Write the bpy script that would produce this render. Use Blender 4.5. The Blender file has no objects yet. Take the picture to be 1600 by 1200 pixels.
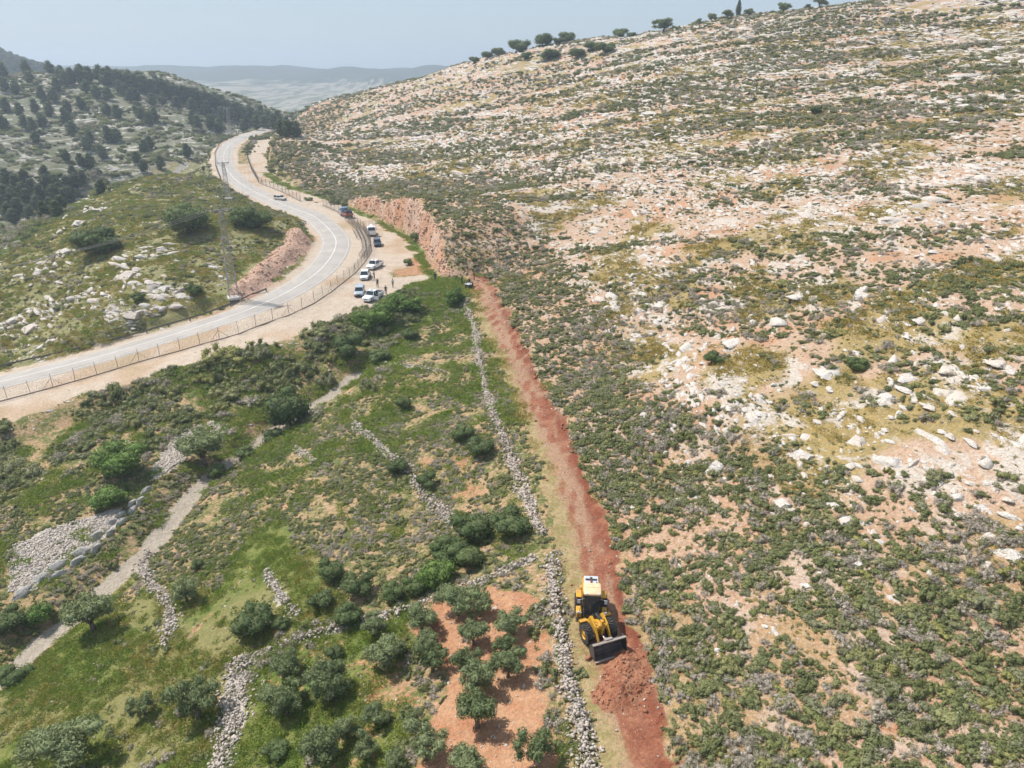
import bpy, bmesh, math, random
import numpy as np
from mathutils import Vector, Matrix, Euler
R = math.radians
scene = bpy.context.scene
COL = scene.collection

# ------------------------------------------------------------------ camera
EYE = Vector((0.0, 0.0, 40.0))
cam = bpy.data.cameras.new('camera'); cam_o = bpy.data.objects.new('camera', cam); COL.objects.link(cam_o)
cam.lens = 25.875; cam.sensor_width = 36; cam.clip_start = .5; cam.clip_end = 9000
cam_o.location = EYE; cam_o.rotation_euler = (R(90-23.5), 0, 0)
scene.camera = cam_o

# ------------------------------------------------------------------ sky, sun, exposure
SUN_AZ = R(-66)          # compass bearing of the sun from +Y, negative = to the left
SUN_EL = R(56)
world = bpy.data.worlds.new('World'); scene.world = world; world.use_nodes = True
wn = world.node_tree.nodes; wl = world.node_tree.links
bg = wn['Background']; bg.inputs['Strength'].default_value = .10
sky = wn.new('ShaderNodeTexSky'); sky.sky_type = 'NISHITA'; sky.sun_disc = False
sky.sun_elevation = SUN_EL; sky.sun_rotation = SUN_AZ
sky.altitude = 400; sky.air_density = 1.0; sky.dust_density = 1.0; sky.ozone_density = 1.5
veil = wn.new('ShaderNodeMix'); veil.data_type = 'RGBA'                 # thin white haze evens out the whole sky
veil.inputs[0].default_value = .72; veil.inputs[7].default_value = (4.3, 5.2, 6.25, 1)
wl.new(sky.outputs['Color'], veil.inputs[6]); wl.new(veil.outputs[2], bg.inputs['Color'])
sun = bpy.data.lights.new('sun', 'SUN'); sun.energy = 4.8; sun.angle = R(.6); sun.color = (1, .955, .89)
sun_o = bpy.data.objects.new('sun', sun); COL.objects.link(sun_o)
sd = Vector((math.sin(SUN_AZ)*math.cos(SUN_EL), math.cos(SUN_AZ)*math.cos(SUN_EL), math.sin(SUN_EL)))
sun_o.rotation_euler = sd.to_track_quat('Z', 'Y').to_euler(); sun_o.location = (-60, 30, 120)
vs = scene.view_settings
vs.view_transform = 'Standard'; vs.look = 'None'; vs.exposure = .32; vs.gamma = 1; vs.use_curve_mapping = False
scene.render.engine = 'CYCLES'
scene.cycles.use_denoising = True; scene.cycles.use_adaptive_sampling = True; scene.cycles.adaptive_threshold = .025; scene.cycles.adaptive_min_samples = 24
scene.cycles.max_bounces = 5; scene.cycles.diffuse_bounces = 2; scene.cycles.glossy_bounces = 2
scene.cycles.transmission_bounces = 3; scene.cycles.transparent_max_bounces = 6; scene.cycles.volume_bounces = 0

# ------------------------------------------------------------------ survey: world coordinates in metres (camera stands over x=0, y=0)
LAYOUT = {'bare_patch': [(-11.37, 76.32), (-8.43, 77.79), (-4.06, 74.41), (-2.76, 68.41), (-0.64, 62.37), (-1.92, 61.99), (-4.36, 65.65), (-7.74, 69.4), (-10.62, 72.97)],
 'bright_bushes': [(-50.14, 81.78, 5.36), (-48.53, 75.74, 3.54), (-10.48, 130.6, 3.77), (-22.52, 123.7, 4.5), (-18.6, 128.39, 3.95), (-20.78, 129.2, 3.27), (-25.35, 120.61, 4.41), (-6.28, 53.53, 2.29),
                   (-7.69, 53.15, 2.05), (-47.15, 58.05, 2.29)],
 'cars': {'far': (-72.76, 235.14),
          'hatch': (-30.12, 146.85),
          'pickup': (-26.07, 133.27),
          'quad': (-8.42, 140.22),
          'rack': (-35.91, 188.21),
          'silver': (-29.08, 135.81),
          'suv': (-32.36, 175.86),
          'truck': (-46.88, 210.48),
          'white_suv': (-29.35, 154.59)},
 'cut_face': [(-43.16, 224.0, 2.0), (-38.01, 221.8, 2.0), (-26.24, 199.95, 2.0), (-20.32, 179.53, 2.0), (-15.73, 159.6, 2.0), (-14.26, 145.62, 1.0)],
 'cypress': [(94.72, 344.52, 3.0)],
 'dark_bushes': [(-14.43, 46.25, 1.67), (-22.91, 51.22, 3.27), (-32.68, 62.74, 1.33), (-20.23, 50.9, 1.4), (-16.78, 37.52, 1.72), (-49.05, 56.65, 3.12), (-44.52, 49.77, 2.62), (-38.78, 83.97, 2.35),
                 (-36.52, 88.83, 2.28), (-34.19, 93.33, 2.92), (-27.03, 112.71, 5.22), (-21.35, 110.11, 2.87), (-14.95, 92.23, 2.48), (-6.08, 78.82, 2.69), (-3.62, 75.19, 2.96), (-13.36, 74.48, 2.37),
                 (-9.64, 71.03, 2.14), (-17.33, 119.1, 2.41), (-3.7, 59.57, 3.7), (0.0, 58.57, 3.33), (-5.97, 56.75, 2.98), (-3.77, 54.95, 2.61), (-14.0, 50.01, 2.2), (-10.7, 52.11, 2.14), (-13.77, 53.3, 2.58),
                 (-16.75, 56.16, 2.69), (-8.47, 52.48, 2.03), (-17.12, 52.55, 2.28), (-88.91, 156.36, 7.93), (-72.24, 165.42, 9.44), (-62.88, 172.72, 7.15), (-59.58, 173.09, 5.99), (-69.55, 131.88, 2.26),
                 (-60.13, 134.46, 3.38), (-23.29, 178.14, 2.8), (-22.51, 157.13, 1.81), (37.58, 74.31, 2.09), (24.92, 85.49, 2.24), (75.82, 195.71, 2.87)],
 'dirt_patch': [(-22.81, 150.89, 0.0), (-19.64, 152.46, 0.0), (-20.02, 161.92, 0.0)],
 'fence': [(-84.75, 101.93, -9.8), (-80.04, 104.16, -9.0), (-73.44, 107.12, -7.8), (-66.53, 110.34, -6.5), (-60.92, 112.97, -5.2), (-53.68, 115.8, -3.9), (-47.0, 118.94, -2.4), (-43.45, 122.65, -1.7),
           (-40.15, 125.24, -0.9), (-36.72, 131.0, -0.3), (-34.69, 137.98, 0.0), (-32.84, 149.35, 0.0), (-32.36, 159.03, 0.0), (-32.71, 169.9, 0.0), (-34.95, 180.04, 0.0), (-39.22, 194.58, 0.0), (-43.61, 204.02, 0.0),
           (-50.41, 216.78, 0.1), (-57.63, 227.77, 0.4)],
 'fence_far': [(-65.91, 233.4, 0.8), (-76.34, 249.0, 1.1), (-88.66, 264.74, 1.5), (-101.04, 294.88, 2.2), (-112.87, 326.57, 2.9), (-122.98, 357.48, 3.4), (-129.98, 388.9, 4.2), (-130.89, 437.19, 5.6)],
 'field_olives': [(-39.95, 55.2, 4.53), (-33.61, 39.61, 4.5), (-24.75, 42.74, 3.5), (-29.6, 43.75, 2.1), (-31.42, 56.98, 2.53), (-18.38, 45.45, 2.37), (-17.79, 41.79, 2.71), (-13.69, 41.76, 2.34)],
 'grass_verge': [(-93.82, 289.07, 2.0), (-80.17, 262.56, 1.6), (-62.24, 243.12, 0.8), (-49.72, 227.23, 0.3), (-37.59, 207.15, 0.1), (-26.17, 185.16, 0.0), (-21.96, 172.5, 0.0), (-17.55, 154.59, 0.0),
                 (-15.5, 147.34, 0.0)],
 'great_tree': [(-32.41, 96.49, 6.11)],
 'grove_olives': [(-7.39, 47.48, 2.62), (-4.5, 48.66, 3.39), (-2.64, 47.72, 2.44), (-0.03, 44.94, 2.48), (-2.99, 44.84, 2.42), (-9.89, 44.46, 3.21), (-11.49, 48.04, 2.16), (-6.68, 45.32, 2.22), (-6.12, 42.98, 2.51),
                  (-0.63, 42.89, 1.88), (-0.32, 40.98, 2.69), (-3.3, 41.9, 2.38), (-2.47, 39.94, 2.73), (-2.33, 36.82, 3.11), (1.48, 33.31, 2.7), (-5.66, 34.77, 2.69), (-14.03, 42.32, 3.12), (-17.05, 41.29, 2.86),
                  (-18.03, 45.14, 2.33), (-9.71, 38.61, 1.92), (-12.95, 36.02, 2.99), (-11.73, 37.9, 2.04), (-10.02, 35.72, 1.76), (-7.04, 37.99, 1.54), (-2.8, 33.07, 2.4), (-7.62, 34.37, 1.7)],
 'grove_soil': [(-5.97, 33.33), (-5.81, 38.48), (-5.31, 42.07), (-8.51, 47.93), (-5.56, 51.35), (-1.67, 51.69), (1.87, 49.42), (1.9, 45.09), (2.33, 40.82), (3.01, 36.3), (3.35, 31.94)],
 'grove_stony': [(-17.73, 35.88), (-21.28, 47.48), (-15.25, 48.98), (-8.51, 47.93), (-5.31, 42.07), (-5.81, 38.48), (-5.97, 33.33)],
 'head_grass': [(-24.1, 133.69, 0.0), (-20.52, 143.46, 0.0), (-14.41, 146.85, 0.0), (-8.28, 144.9, 0.0), (-7.86, 136.67, 0.0), (-13.63, 137.98, 0.0), (-19.66, 136.67, 0.0), (-22.09, 129.81, -0.3)],
 'heap': [(7.85, 41.93), (8.61, 39.46), (7.31, 38.14), (7.99, 39.88)],
 'hill_boulders': [(27.1, 73.42, 3.41), (19.53, 75.63, 1.63), (23.25, 73.17, 1.18), (25.21, 69.42, 3.01), (27.6, 61.45, 2.27), (32.28, 60.91, 2.46), (34.15, 61.28, 1.35), (33.79, 57.21, 3.18), (33.4, 54.76, 0.99),
                   (20.12, 62.82, 2.58), (20.51, 61.08, 1.61), (22.04, 58.62, 0.93), (16.11, 60.09, 1.1), (17.67, 60.12, 0.96), (16.78, 58.58, 0.94), (15.82, 70.14, 1.24), (26.76, 64.22, 0.99), (24.58, 66.16, 1.02),
                   (24.23, 59.58, 1.16), (30.75, 57.94, 1.25), (35.71, 55.64, 0.7), (40.04, 54.51, 0.89), (38.79, 51.12, 1.54), (36.16, 50.76, 1.39), (32.48, 50.62, 1.01), (35.05, 48.74, 1.2), (36.99, 49.21, 0.9),
                   (27.89, 51.14, 2.17), (27.98, 48.58, 1.6), (25.42, 51.25, 1.07), (23.85, 51.33, 0.84), (24.0, 52.32, 0.85), (29.94, 47.17, 0.71), (26.79, 46.45, 1.18), (26.09, 47.09, 1.01), (22.53, 45.3, 0.77),
                   (30.09, 43.19, 0.87), (30.48, 42.32, 1.09), (31.36, 41.44, 0.67), (32.7, 47.52, 0.63), (32.82, 45.54, 0.68), (34.51, 43.81, 0.77), (27.71, 42.56, 0.93), (18.03, 67.38, 1.1), (17.83, 65.25, 1.31),
                   (16.87, 65.1, 0.83), (22.37, 64.26, 0.72), (17.83, 72.26, 1.89), (18.47, 79.09, 1.02), (15.05, 75.85, 1.7), (21.04, 65.99, 1.17), (27.61, 53.52, 1.11), (23.92, 55.3, 1.9), (24.57, 54.19, 1.54),
                   (44.09, 65.49, 1.07), (41.9, 64.51, 2.53), (36.27, 43.95, 1.56), (35.72, 45.79, 1.79), (38.08, 46.2, 0.72), (29.1, 40.97, 0.67), (31.59, 39.75, 0.59), (18.94, 41.73, 1.04), (24.71, 40.05, 0.73),
                   (13.52, 62.05, 0.71)],
 'hill_poly': [(7.4, 28.57), (7.69, 32.33), (7.59, 37.3), (7.27, 43.38), (6.87, 50.98), (6.01, 61.87), (4.51, 73.76), (1.74, 91.99), (-1.87, 112.83), (-5.95, 137.98), (-8.0, 144.42), (-12.48, 147.34), (-17.04, 150.89),
               (-21.14, 169.26), (-25.65, 183.67), (-34.89, 201.36), (-45.2, 218.81), (-61.96, 241.85), (-78.35, 263.92), (-92.23, 291.17), (-105.69, 330.96), (-115.25, 366.78), (-121.6, 409.62), (-150, 480),
               (-220, 640), (700, 640), (700, -60), (14, -60)],
 'hill_slabs': [(35.11, 74.65, 4.21), (41.07, 70.25, 4.64), (37.9, 67.28, 3.85), (39.51, 63.38, 3.04), (37.59, 59.14, 4.63), (25.84, 70.49, 3.4), (47.59, 81.48, 4.09), (64.71, 96.59, 5.11), (40.25, 99.31, 6.26),
                (46.67, 94.39, 5.09), (23.2, 111.63, 7.06), (16.67, 115.26, 6.25), (29.3, 90.61, 5.86), (63.04, 152.62, 5.15), (106.47, 187.71, 9.13), (128.72, 212.39, 10.16), (68.16, 133.4, 5.68), (31.66, 118.89, 6.33),
                (50.15, 135.55, 8.16), (61.15, 122.12, 7.38), (81.2, 131.5, 6.67), (61.71, 186.71, 6.94), (41.78, 232.49, 7.6), (52.29, 168.21, 7.07), (48.02, 67.64, 3.79), (42.23, 63.14, 3.62), (42.59, 55.63, 3.82),
                (17.5, 154.88, 6.73), (28.86, 159.71, 6.87), (31.1, 103.9, 4.71)],
 'knoll_boulders': [(-98.35, 138.86, 3.99), (-92.65, 134.8, 3.45), (-89.32, 137.61, 3.06), (-91.04, 140.28, 4.87), (-85.23, 139.11, 3.07), (-78.89, 134.83, 3.83), (-82.02, 139.29, 2.62), (-73.91, 130.61, 2.9),
                    (-72.13, 127.2, 2.03), (-75.56, 141.61, 4.4), (-68.21, 135.74, 5.1), (-66.25, 132.83, 5.85), (-77.79, 151.83, 5.6), (-100.29, 155.19, 5.29), (-99.85, 162.86, 3.5), (-113.98, 200.28, 6.61),
                    (-109.64, 178.81, 2.39), (-63.68, 143.71, 1.79), (-60.79, 146.81, 2.46), (-57.86, 142.67, 1.78), (-68.77, 148.76, 1.56), (-74.7, 155.41, 3.34), (-84.99, 124.76, 2.18), (-83.42, 125.85, 1.63),
                    (-69.32, 128.52, 2.45), (-67.17, 129.18, 1.81), (-107.6, 182.67, 3.87), (-103.03, 159.82, 2.96), (-100.93, 153.4, 3.82), (-97.55, 136.73, 2.19), (-73.91, 128.51, 2.46), (-66.55, 135.49, 2.55),
                    (-64.43, 135.34, 1.87)],
 'knoll_poly': [(-120.51, 170.16), (-117.05, 181.45), (-121.91, 212.2), (-117.83, 231.38), (-148.5, 319.95), (-145.33, 346.76), (-137.53, 357.5), (-124.28, 329.79), (-118.51, 314.06), (-112.62, 299.59),
                (-106.48, 285.96), (-100.45, 273.71), (-94.66, 263.24), (-88.98, 254.15), (-83.35, 245.74), (-77.53, 237.67), (-71.76, 230.28), (-66.71, 223.92), (-62.82, 219.34), (-59.65, 215.79), (-56.52, 211.33),
                (-53.04, 204.81), (-49.61, 197.38), (-46.76, 190.55), (-44.76, 185.16), (-43.33, 180.37), (-42.23, 175.18), (-41.35, 168.93), (-40.79, 162.27), (-40.57, 156.23), (-40.7, 151.19), (-41.16, 146.76),
                (-41.91, 142.77), (-42.92, 139.19), (-44.21, 136.04), (-45.79, 133.28), (-47.62, 130.98), (-49.74, 129.07), (-52.27, 127.23), (-55.41, 125.34), (-58.96, 123.53), (-62.48, 121.82), (-65.71, 120.3),
                (-68.92, 118.88), (-72.43, 117.4), (-76.72, 115.62), (-81.31, 113.78), (-85.12, 112.34), (-87.44, 111.67), (-88.98, 111.41), (-90.83, 110.96), (-93.78, 109.93), (-97.04, 108.71), (-99.36, 107.84),
                (-120, 70)],
 'ledge': [(-50.82, 60.74), (-50.3, 62.8), (-49.64, 64.92), (-48.77, 66.41), (-47.81, 67.84), (-47.48, 70.32), (-47.0, 72.36), (-46.39, 74.44), (-45.89, 76.72), (-45.41, 79.91)],
 'ledge_low': [(-48.99, 63.48), (-48.08, 64.96), (-46.51, 68.04), (-46.36, 69.94), (-45.6, 74.71), (-45.18, 77.23)],
 'loader': [(7.19, 41.93), (6.09, 47.33)],
 'meadow_green': [(-40.75, 39.27), (-48.71, 50.18), (-44.58, 53.21), (-44.3, 59.35), (-42.12, 64.43), (-36.7, 59.43), (-30.18, 59.91), (-29.17, 66.6), (-25.87, 67.61), (-20.69, 61.49), (-16.94, 56.56), (-13.36, 50.73),
                  (-8.74, 49.78), (-5.97, 33.33)],
 'people': [(-28.69, 145.38), (-27.99, 145.86), (-26.39, 140.22), (-24.07, 135.81), (-23.38, 140.22), (-15.48, 144.42), (-9.92, 142.06), (-8.34, 143.46), (-7.61, 144.42)],
 'pylons': [(-52.82, 134.86), (-85.11, 224.72), (-148.52, 408.59)],
 'rail_far': [(-56.03, 200.86, 0.1), (-63.65, 210.8, 0.3), (-75.51, 223.29, 0.8), (-88.51, 240.64, 1.2), (-100.62, 261.99, 1.9), (-118.41, 304.5, 2.7), (-132.24, 341.48, 3.4), (-145.14, 384.5, 4.3)],
 'rail_near': [(-94.92, 116.93, -9.4), (-89.44, 119.11, -8.5), (-78.83, 122.02, -6.5), (-68.16, 125.52, -4.5), (-57.34, 129.83, -2.4), (-52.5, 133.35, -1.4), (-47.78, 138.47, -0.4)],
 'relief': [(6.4, 32.79, 0.0), (6.78, 43.38, 0.0), (6.11, 55.53, 0.0), (3.63, 73.76, 0.0), (0.0, 96.55, 0.0), (-5.16, 126.53, 0.0), (-7.33, 141.13, 0.0), (-14.24, 144.9, 0.0), (-21.15, 148.34, 0.0), (18.83, 30.71, 2.0),
            (22.29, 39.91, 3.2), (25.73, 49.15, 4.6), (29.55, 59.49, 6.4), (34.24, 72.22, 8.6), (48.7, 110.48, 13.2), (74.78, 181.59, 26.28), (102.17, 257.88, 43.74), (131.35, 320.46, 62.26), (103.39, 324.07, 58.03),
            (28.71, 29.26, 3.8), (33.34, 37.31, 5.6), (37.45, 44.7, 7.8), (41.93, 52.76, 10.2), (47.45, 62.56, 12.8), (66.78, 94.7, 17.03), (102.96, 156.25, 28.19), (149.57, 237.42, 46.85), (182.26, 297.5, 67.15),
            (15.48, 81.0, 3.09), (23.13, 131.19, 8.18), (32.17, 192.11, 17.87), (43.48, 270.01, 34.01), (54.78, 347.85, 50.04), (17.66, 57.4, 2.2), (14.1, 42.08, 1.2), (31.35, 98.03, 7.14), (47.84, 80.55, 13.0),
            (33.41, 50.11, 7.0), (78.26, 333.37, 54.35), (7.04, 162.61, 7.7), (5.74, 127.92, 3.15), (9.13, 218.07, 14.87), (12.17, 300.47, 28.83), (14.57, 368.08, 46.4), (8.61, 90.79, 0.52), (9.84, 59.98, 0.5),
            (10.77, 50.34, 0.5), (10.77, 36.84, 0.5), (-24.78, 300.89, 17.27), (-32.17, 402.69, 38.22), (-10.7, 209.32, 7.3), (-5.29, 149.93, 3.63), (-72.0, 364.24, 12.48), (-85.57, 440.68, 25.28),
            (-122.43, 468.8, 14.72), (-23.91, 186.44, 9.0), (-16.13, 169.91, 8.0), (-11.78, 152.69, 5.0), (-11.45, 146.36, 1.2), (-37.17, 217.98, 5.4), (-47.14, 235.56, 3.2), (-54.13, 244.55, 2.0), (-66.57, 252.34, 1.0),
            (-83.11, 273.86, 4.0), (-105.99, 339.21, 5.0), (-85.12, 112.34, -8.5), (-72.43, 117.4, -6.5), (-62.48, 121.82, -4.5), (-52.27, 127.23, -2.4), (-45.79, 133.28, -1.0), (-41.71, 142.06, 0.0),
            (-42.23, 175.18, 0.0), (-56.8, 212.39, 0.0), (-84.61, 249.64, 1.0), (-121.84, 320.98, 2.5), (-143.02, 406.56, 4.5), (-136.02, 464.35, 6.0), (-74.19, 94.77, -9.5), (-60.06, 105.08, -7.0),
            (-48.01, 108.75, -4.5), (-34.56, 117.34, -1.6), (-24.81, 130.6, -0.3), (-46.18, 52.29, -10.5), (-44.17, 58.46, -10.2), (-41.27, 69.14, -9.8), (-36.83, 91.5, -8.6), (-30.94, 100.82, -7.0),
            (-24.36, 107.94, -4.5), (-52.16, 72.04, -9.2), (-61.32, 82.44, -9.4), (-48.59, 89.99, -7.8), (-58.38, 91.5, -8.6), (-39.25, 40.01, -9.5), (-25.9, 38.39, -7.5), (-31.99, 52.06, -8.0), (-28.83, 59.9, -7.0),
            (-25.82, 72.5, -6.0), (-21.15, 86.52, -5.0), (-17.58, 103.79, -3.0), (-18.41, 125.9, -2.2), (-16.43, 39.21, -5.2), (-19.25, 49.24, -5.4), (-11.89, 55.56, -3.6), (-10.64, 70.02, -3.6), (-10.23, 88.2, -3.0),
            (-10.36, 111.72, -1.8), (-6.64, 36.95, -2.6), (-3.11, 46.77, -1.8), (-2.59, 63.17, -1.6), (-4.9, 84.51, -1.2), (0.85, 35.48, -0.9), (2.6, 47.54, -0.5), (1.3, 63.83, -0.5), (-89.49, 124.66, -8.5),
            (-94.04, 137.24, -6.0), (-90.5, 144.08, -1.5), (-120.99, 170.96, -3.0), (-106.09, 146.73, -5.0), (-71.61, 132.05, -0.5), (-57.74, 136.67, 0.0), (-70.09, 160.14, 4.0), (-78.22, 181.82, 7.0),
            (-99.55, 192.84, 5.0), (-125.71, 219.2, 3.0), (-116.5, 250.83, 6.0), (-121.27, 308.11, 4.5), (-59.55, 171.25, 4.5), (-69.33, 206.61, 2.5), (-101.76, 250.62, 5.0), (-116.54, 180.53, 1.0),
            (-150.0, 190.0, -9.0), (-165.0, 235.0, -13.0), (-155.0, 285.0, -12.0), (-125.0, 300.0, -8.0), (-120.0, 360.0, -6.0), (-190.0, 330.0, -14.0), (-160.0, 140.0, -14.0), (-130.0, 110.0, -12.0),
            (-230.0, 200.0, -16.0), (-220.0, 120.0, -16.0), (-150.0, 420.0, -2.0), (-100.0, 40.0, -14.0), (-60.0, 20.0, -11.0), (0.0, 10.0, -1.0), (-20.0, 15.0, -3.0), (40.0, 10.0, 4.0), (80.0, 20.0, 12.0),
            (-30.0, -40.0, -3.0), (60.0, -60.0, 10.0), (-100.0, -60.0, -12.0), (150.0, 100.0, 30.0), (220.0, 200.0, 58.0), (260.0, 320.0, 72.0), (160.0, 380.0, 60.0), (60.0, 420.0, 48.0), (-20.0, 460.0, 38.0),
            (-80.0, 500.0, 24.0), (-140.0, 520.0, 10.0), (260.0, 60.0, 50.0), (160.0, 0.0, 30.0), (100.0, 480.0, 46.0), (300.0, 480.0, 60.0), (0.0, 560.0, 30.0), (-60.0, 600.0, 15.0), (250.0, -80.0, 40.0),
            (-170.0, 480.0, 2.0), (-200.0, 560.0, -12.0), (-230.0, 640.0, -26.0), (-326.96, 511.69, 38.11), (-304.35, 544.69, 38.79), (-263.48, 548.57, 35.15), (-217.39, 539.15, 26.03), (-182.61, 535.16, 16.86),
            (-154.96, 526.72, 9.99), (-271.3, 414.45, 15.11), (-234.35, 407.8, 12.36), (-198.26, 401.19, 9.69), (-173.91, 422.3, 8.09), (-222.61, 331.18, -0.84), (-188.7, 319.76, -2.03), (-169.57, 336.36, -1.48),
            (-156.0, 360.05, 2.85), (-184.13, 278.89, -8.25), (-172.0, 455.47, 9.13), (-420.0, 640.0, 40.0), (-300.0, 640.0, 30.0), (-220.0, 620.0, 0.0), (-560.0, 560.0, 45.0), (-500.0, 420.0, 40.0),
            (-420.0, 300.0, 20.0), (-400.0, 180.0, 0.0), (-350.0, 80.0, -10.0)],
 'ridge_pines': [(-263.99, 469.71, 7.92), (-262.82, 474.45, 7.99), (-259.38, 477.11, 8.03), (-256.31, 482.82, 8.12), (-251.94, 486.29, 8.18), (-246.91, 483.11, 8.13), (-243.06, 481.24, 8.11), (-238.84, 479.73, 8.09),
                 (-235.9, 479.68, 8.09), (-232.01, 480.11, 8.1), (-228.18, 479.18, 8.09), (-223.95, 478.66, 8.09), (-221.97, 480.91, 8.13), (-218.6, 479.52, 8.12), (-215.42, 480.16, 8.13), (-213.19, 481.82, 8.16),
                 (-210.65, 482.61, 8.18), (-207.32, 482.89, 8.2), (-204.94, 484.12, 8.22), (-202.82, 486.22, 8.26), (-200.39, 487.44, 8.29), (-198.46, 490.14, 8.34), (-195.81, 490.77, 8.35), (-193.06, 491.05, 8.37),
                 (-190.43, 493.83, 8.42), (-188.18, 495.89, 8.46), (-185.4, 496.22, 8.48), (-180.66, 496.21, 8.49), (-176.9, 495.54, 8.49), (-173.73, 497.31, 8.52), (-169.66, 495.77, 8.51), (-165.65, 494.63, 8.5),
                 (-161.28, 492.38, 8.47), (-156.66, 489.5, 8.42), (-140.06, 447.94, 7.71), (-133.56, 437.48, 7.54), (-94.27, 316.43, 5.46), (-91.4, 314.61, 5.44), (-89.32, 315.55, 5.46), (-86.96, 312.69, 5.41),
                 (-200.75, 486.35, 7.49), (-196.33, 493.82, 7.6), (-207.84, 487.13, 7.48), (-188.77, 501.48, 7.73), (-185.34, 499.78, 7.72), (-175.5, 498.91, 7.73), (-172.57, 499.37, 7.74), (-152.56, 488.34, 7.6),
                 (-137.86, 459.92, 7.16), (-160.34, 497.94, 7.74), (-167.01, 499.38, 7.75), (-178.83, 497.81, 7.71), (-193.3, 495.18, 7.63), (-199.35, 492.53, 7.58), (-211.71, 488.29, 7.48), (-217.97, 486.39, 7.45),
                 (-227.54, 484.39, 7.4), (-233.91, 485.71, 7.41), (-120.92, 417.05, 6.51)],
 'road': [(-99.36, 107.84, -10.5), (-97.04, 108.71, -10.21), (-93.78, 109.93, -9.79), (-90.83, 110.96, -9.4), (-88.98, 111.41, -9.13), (-87.44, 111.67, -8.87), (-85.12, 112.34, -8.5), (-81.31, 113.78, -7.91),
          (-76.72, 115.62, -7.21), (-72.43, 117.4, -6.5), (-68.92, 118.88, -5.84), (-65.71, 120.3, -5.17), (-62.48, 121.82, -4.5), (-58.96, 123.53, -3.78), (-55.41, 125.34, -3.05), (-52.27, 127.23, -2.4),
          (-49.74, 129.07, -1.86), (-47.62, 130.98, -1.4), (-45.79, 133.28, -1.0), (-44.21, 136.04, -0.67), (-42.92, 139.19, -0.4), (-41.91, 142.77, -0.2), (-41.16, 146.76, -0.08), (-40.7, 151.19, -0.03),
          (-40.57, 156.23, 0.0), (-40.79, 162.27, 0.01), (-41.35, 168.93, 0.01), (-42.23, 175.18, 0.0), (-43.33, 180.37, -0.01), (-44.76, 185.16, -0.01), (-46.76, 190.55, 0.0), (-49.61, 197.38, 0.05),
          (-53.04, 204.81, 0.12), (-56.52, 211.33, 0.2), (-59.65, 215.79, 0.28), (-62.82, 219.34, 0.37), (-66.71, 223.92, 0.5), (-71.76, 230.28, 0.7), (-77.53, 237.67, 0.94), (-83.35, 245.74, 1.2),
          (-88.98, 254.15, 1.46), (-94.66, 263.24, 1.73), (-100.45, 273.71, 2.0), (-106.48, 285.96, 2.26), (-112.62, 299.59, 2.52), (-118.51, 314.06, 2.8), (-124.28, 329.79, 3.13), (-129.81, 346.37, 3.47),
          (-134.36, 362.03, 3.8), (-137.61, 376.12, 4.08), (-139.88, 389.29, 4.34), (-141.39, 401.78, 4.6), (-142.13, 413.53, 4.87), (-142.11, 424.61, 5.13), (-141.53, 435.41, 5.4), (-140.31, 446.28, 5.67),
          (-138.53, 456.87, 5.95), (-136.63, 466.58, 6.2), (-134.5, 475.77, 6.44), (-132.26, 484.07, 6.65), (-130.68, 489.8, 6.8)],
 'rock_zone': [(-87.85, 303.98), (-62.82, 265.68), (-36.01, 236.1), (-18.93, 223.36), (-6.03, 175.88), (6.53, 148.47), (11.27, 125.83), (15.73, 99.61), (16.1, 80.16), (20.16, 71.66), (25.12, 63.74), (27.42, 53.67),
               (32.52, 50.31), (40.54, 42.84), (160, 90), (300, 330), (60, 440), (-90, 450)],
 'rubble': [(-56.06, 67.97), (-54.19, 70.36), (-51.11, 72.91), (-47.26, 75.0), (-46.38, 71.68), (-47.26, 69.58), (-48.84, 67.08), (-49.88, 65.1), (-50.6, 61.59), (-52.19, 62.02)],
 'rubble_high': [(-47.57, 90.07), (-45.7, 93.91), (-41.8, 95.73), (-40.9, 93.51), (-42.46, 90.41), (-43.95, 85.98), (-44.5, 82.61), (-45.73, 80.89), (-46.82, 83.84)],
 'shelf': [(-88.93, 99.48, -10.0), (-80.04, 104.16, -9.0), (-73.44, 107.12, -7.8), (-66.53, 110.34, -6.5), (-60.92, 112.97, -5.2), (-53.68, 115.8, -3.9), (-47.0, 118.94, -2.4), (-40.15, 125.24, -0.9),
           (-36.72, 131.0, -0.3), (-34.69, 137.98, 0.0), (-32.84, 149.35, 0.0), (-32.36, 159.03, 0.0), (-32.78, 171.2, 0.0), (-34.95, 180.04, 0.0), (-39.22, 194.58, 0.0), (-43.61, 204.02, 0.0), (-50.41, 216.78, 0.1),
           (-59.41, 231.14, 0.4), (-69.09, 243.12, 0.8), (-83.94, 260.19, 1.3), (-97.97, 289.07, 2.0), (-110.85, 322.87, 2.8), (-122.08, 357.48, 3.4), (-129.01, 388.9, 4.2), (-130.89, 437.19, 5.6), (-121.6, 409.62, 5.2),
           (-115.25, 366.78, 4.2), (-105.69, 330.96, 3.2), (-92.23, 291.17, 2.2), (-78.35, 263.92, 1.4), (-61.96, 241.85, 0.6), (-45.2, 218.81, 0.1), (-34.89, 201.36, 0.0), (-25.65, 183.67, 0.0), (-21.14, 169.26, 0.0),
           (-17.04, 150.89, 0.0), (-15.32, 145.38, 0.0), (-7.67, 142.99, 0.0), (-7.19, 137.98, 0.0), (-13.9, 141.03, -0.1), (-20.04, 139.56, -0.2), (-23.68, 130.92, -0.4), (-29.08, 125.18, -1.0), (-34.73, 117.86, -1.9),
           (-39.94, 113.16, -2.9), (-48.23, 109.21, -4.8), (-60.19, 105.28, -7.2), (-67.59, 101.7, -8.6), (-70.89, 98.74, -9.2), (-74.64, 95.35, -9.8), (-82.52, 90.3, -11.0)],
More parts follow.
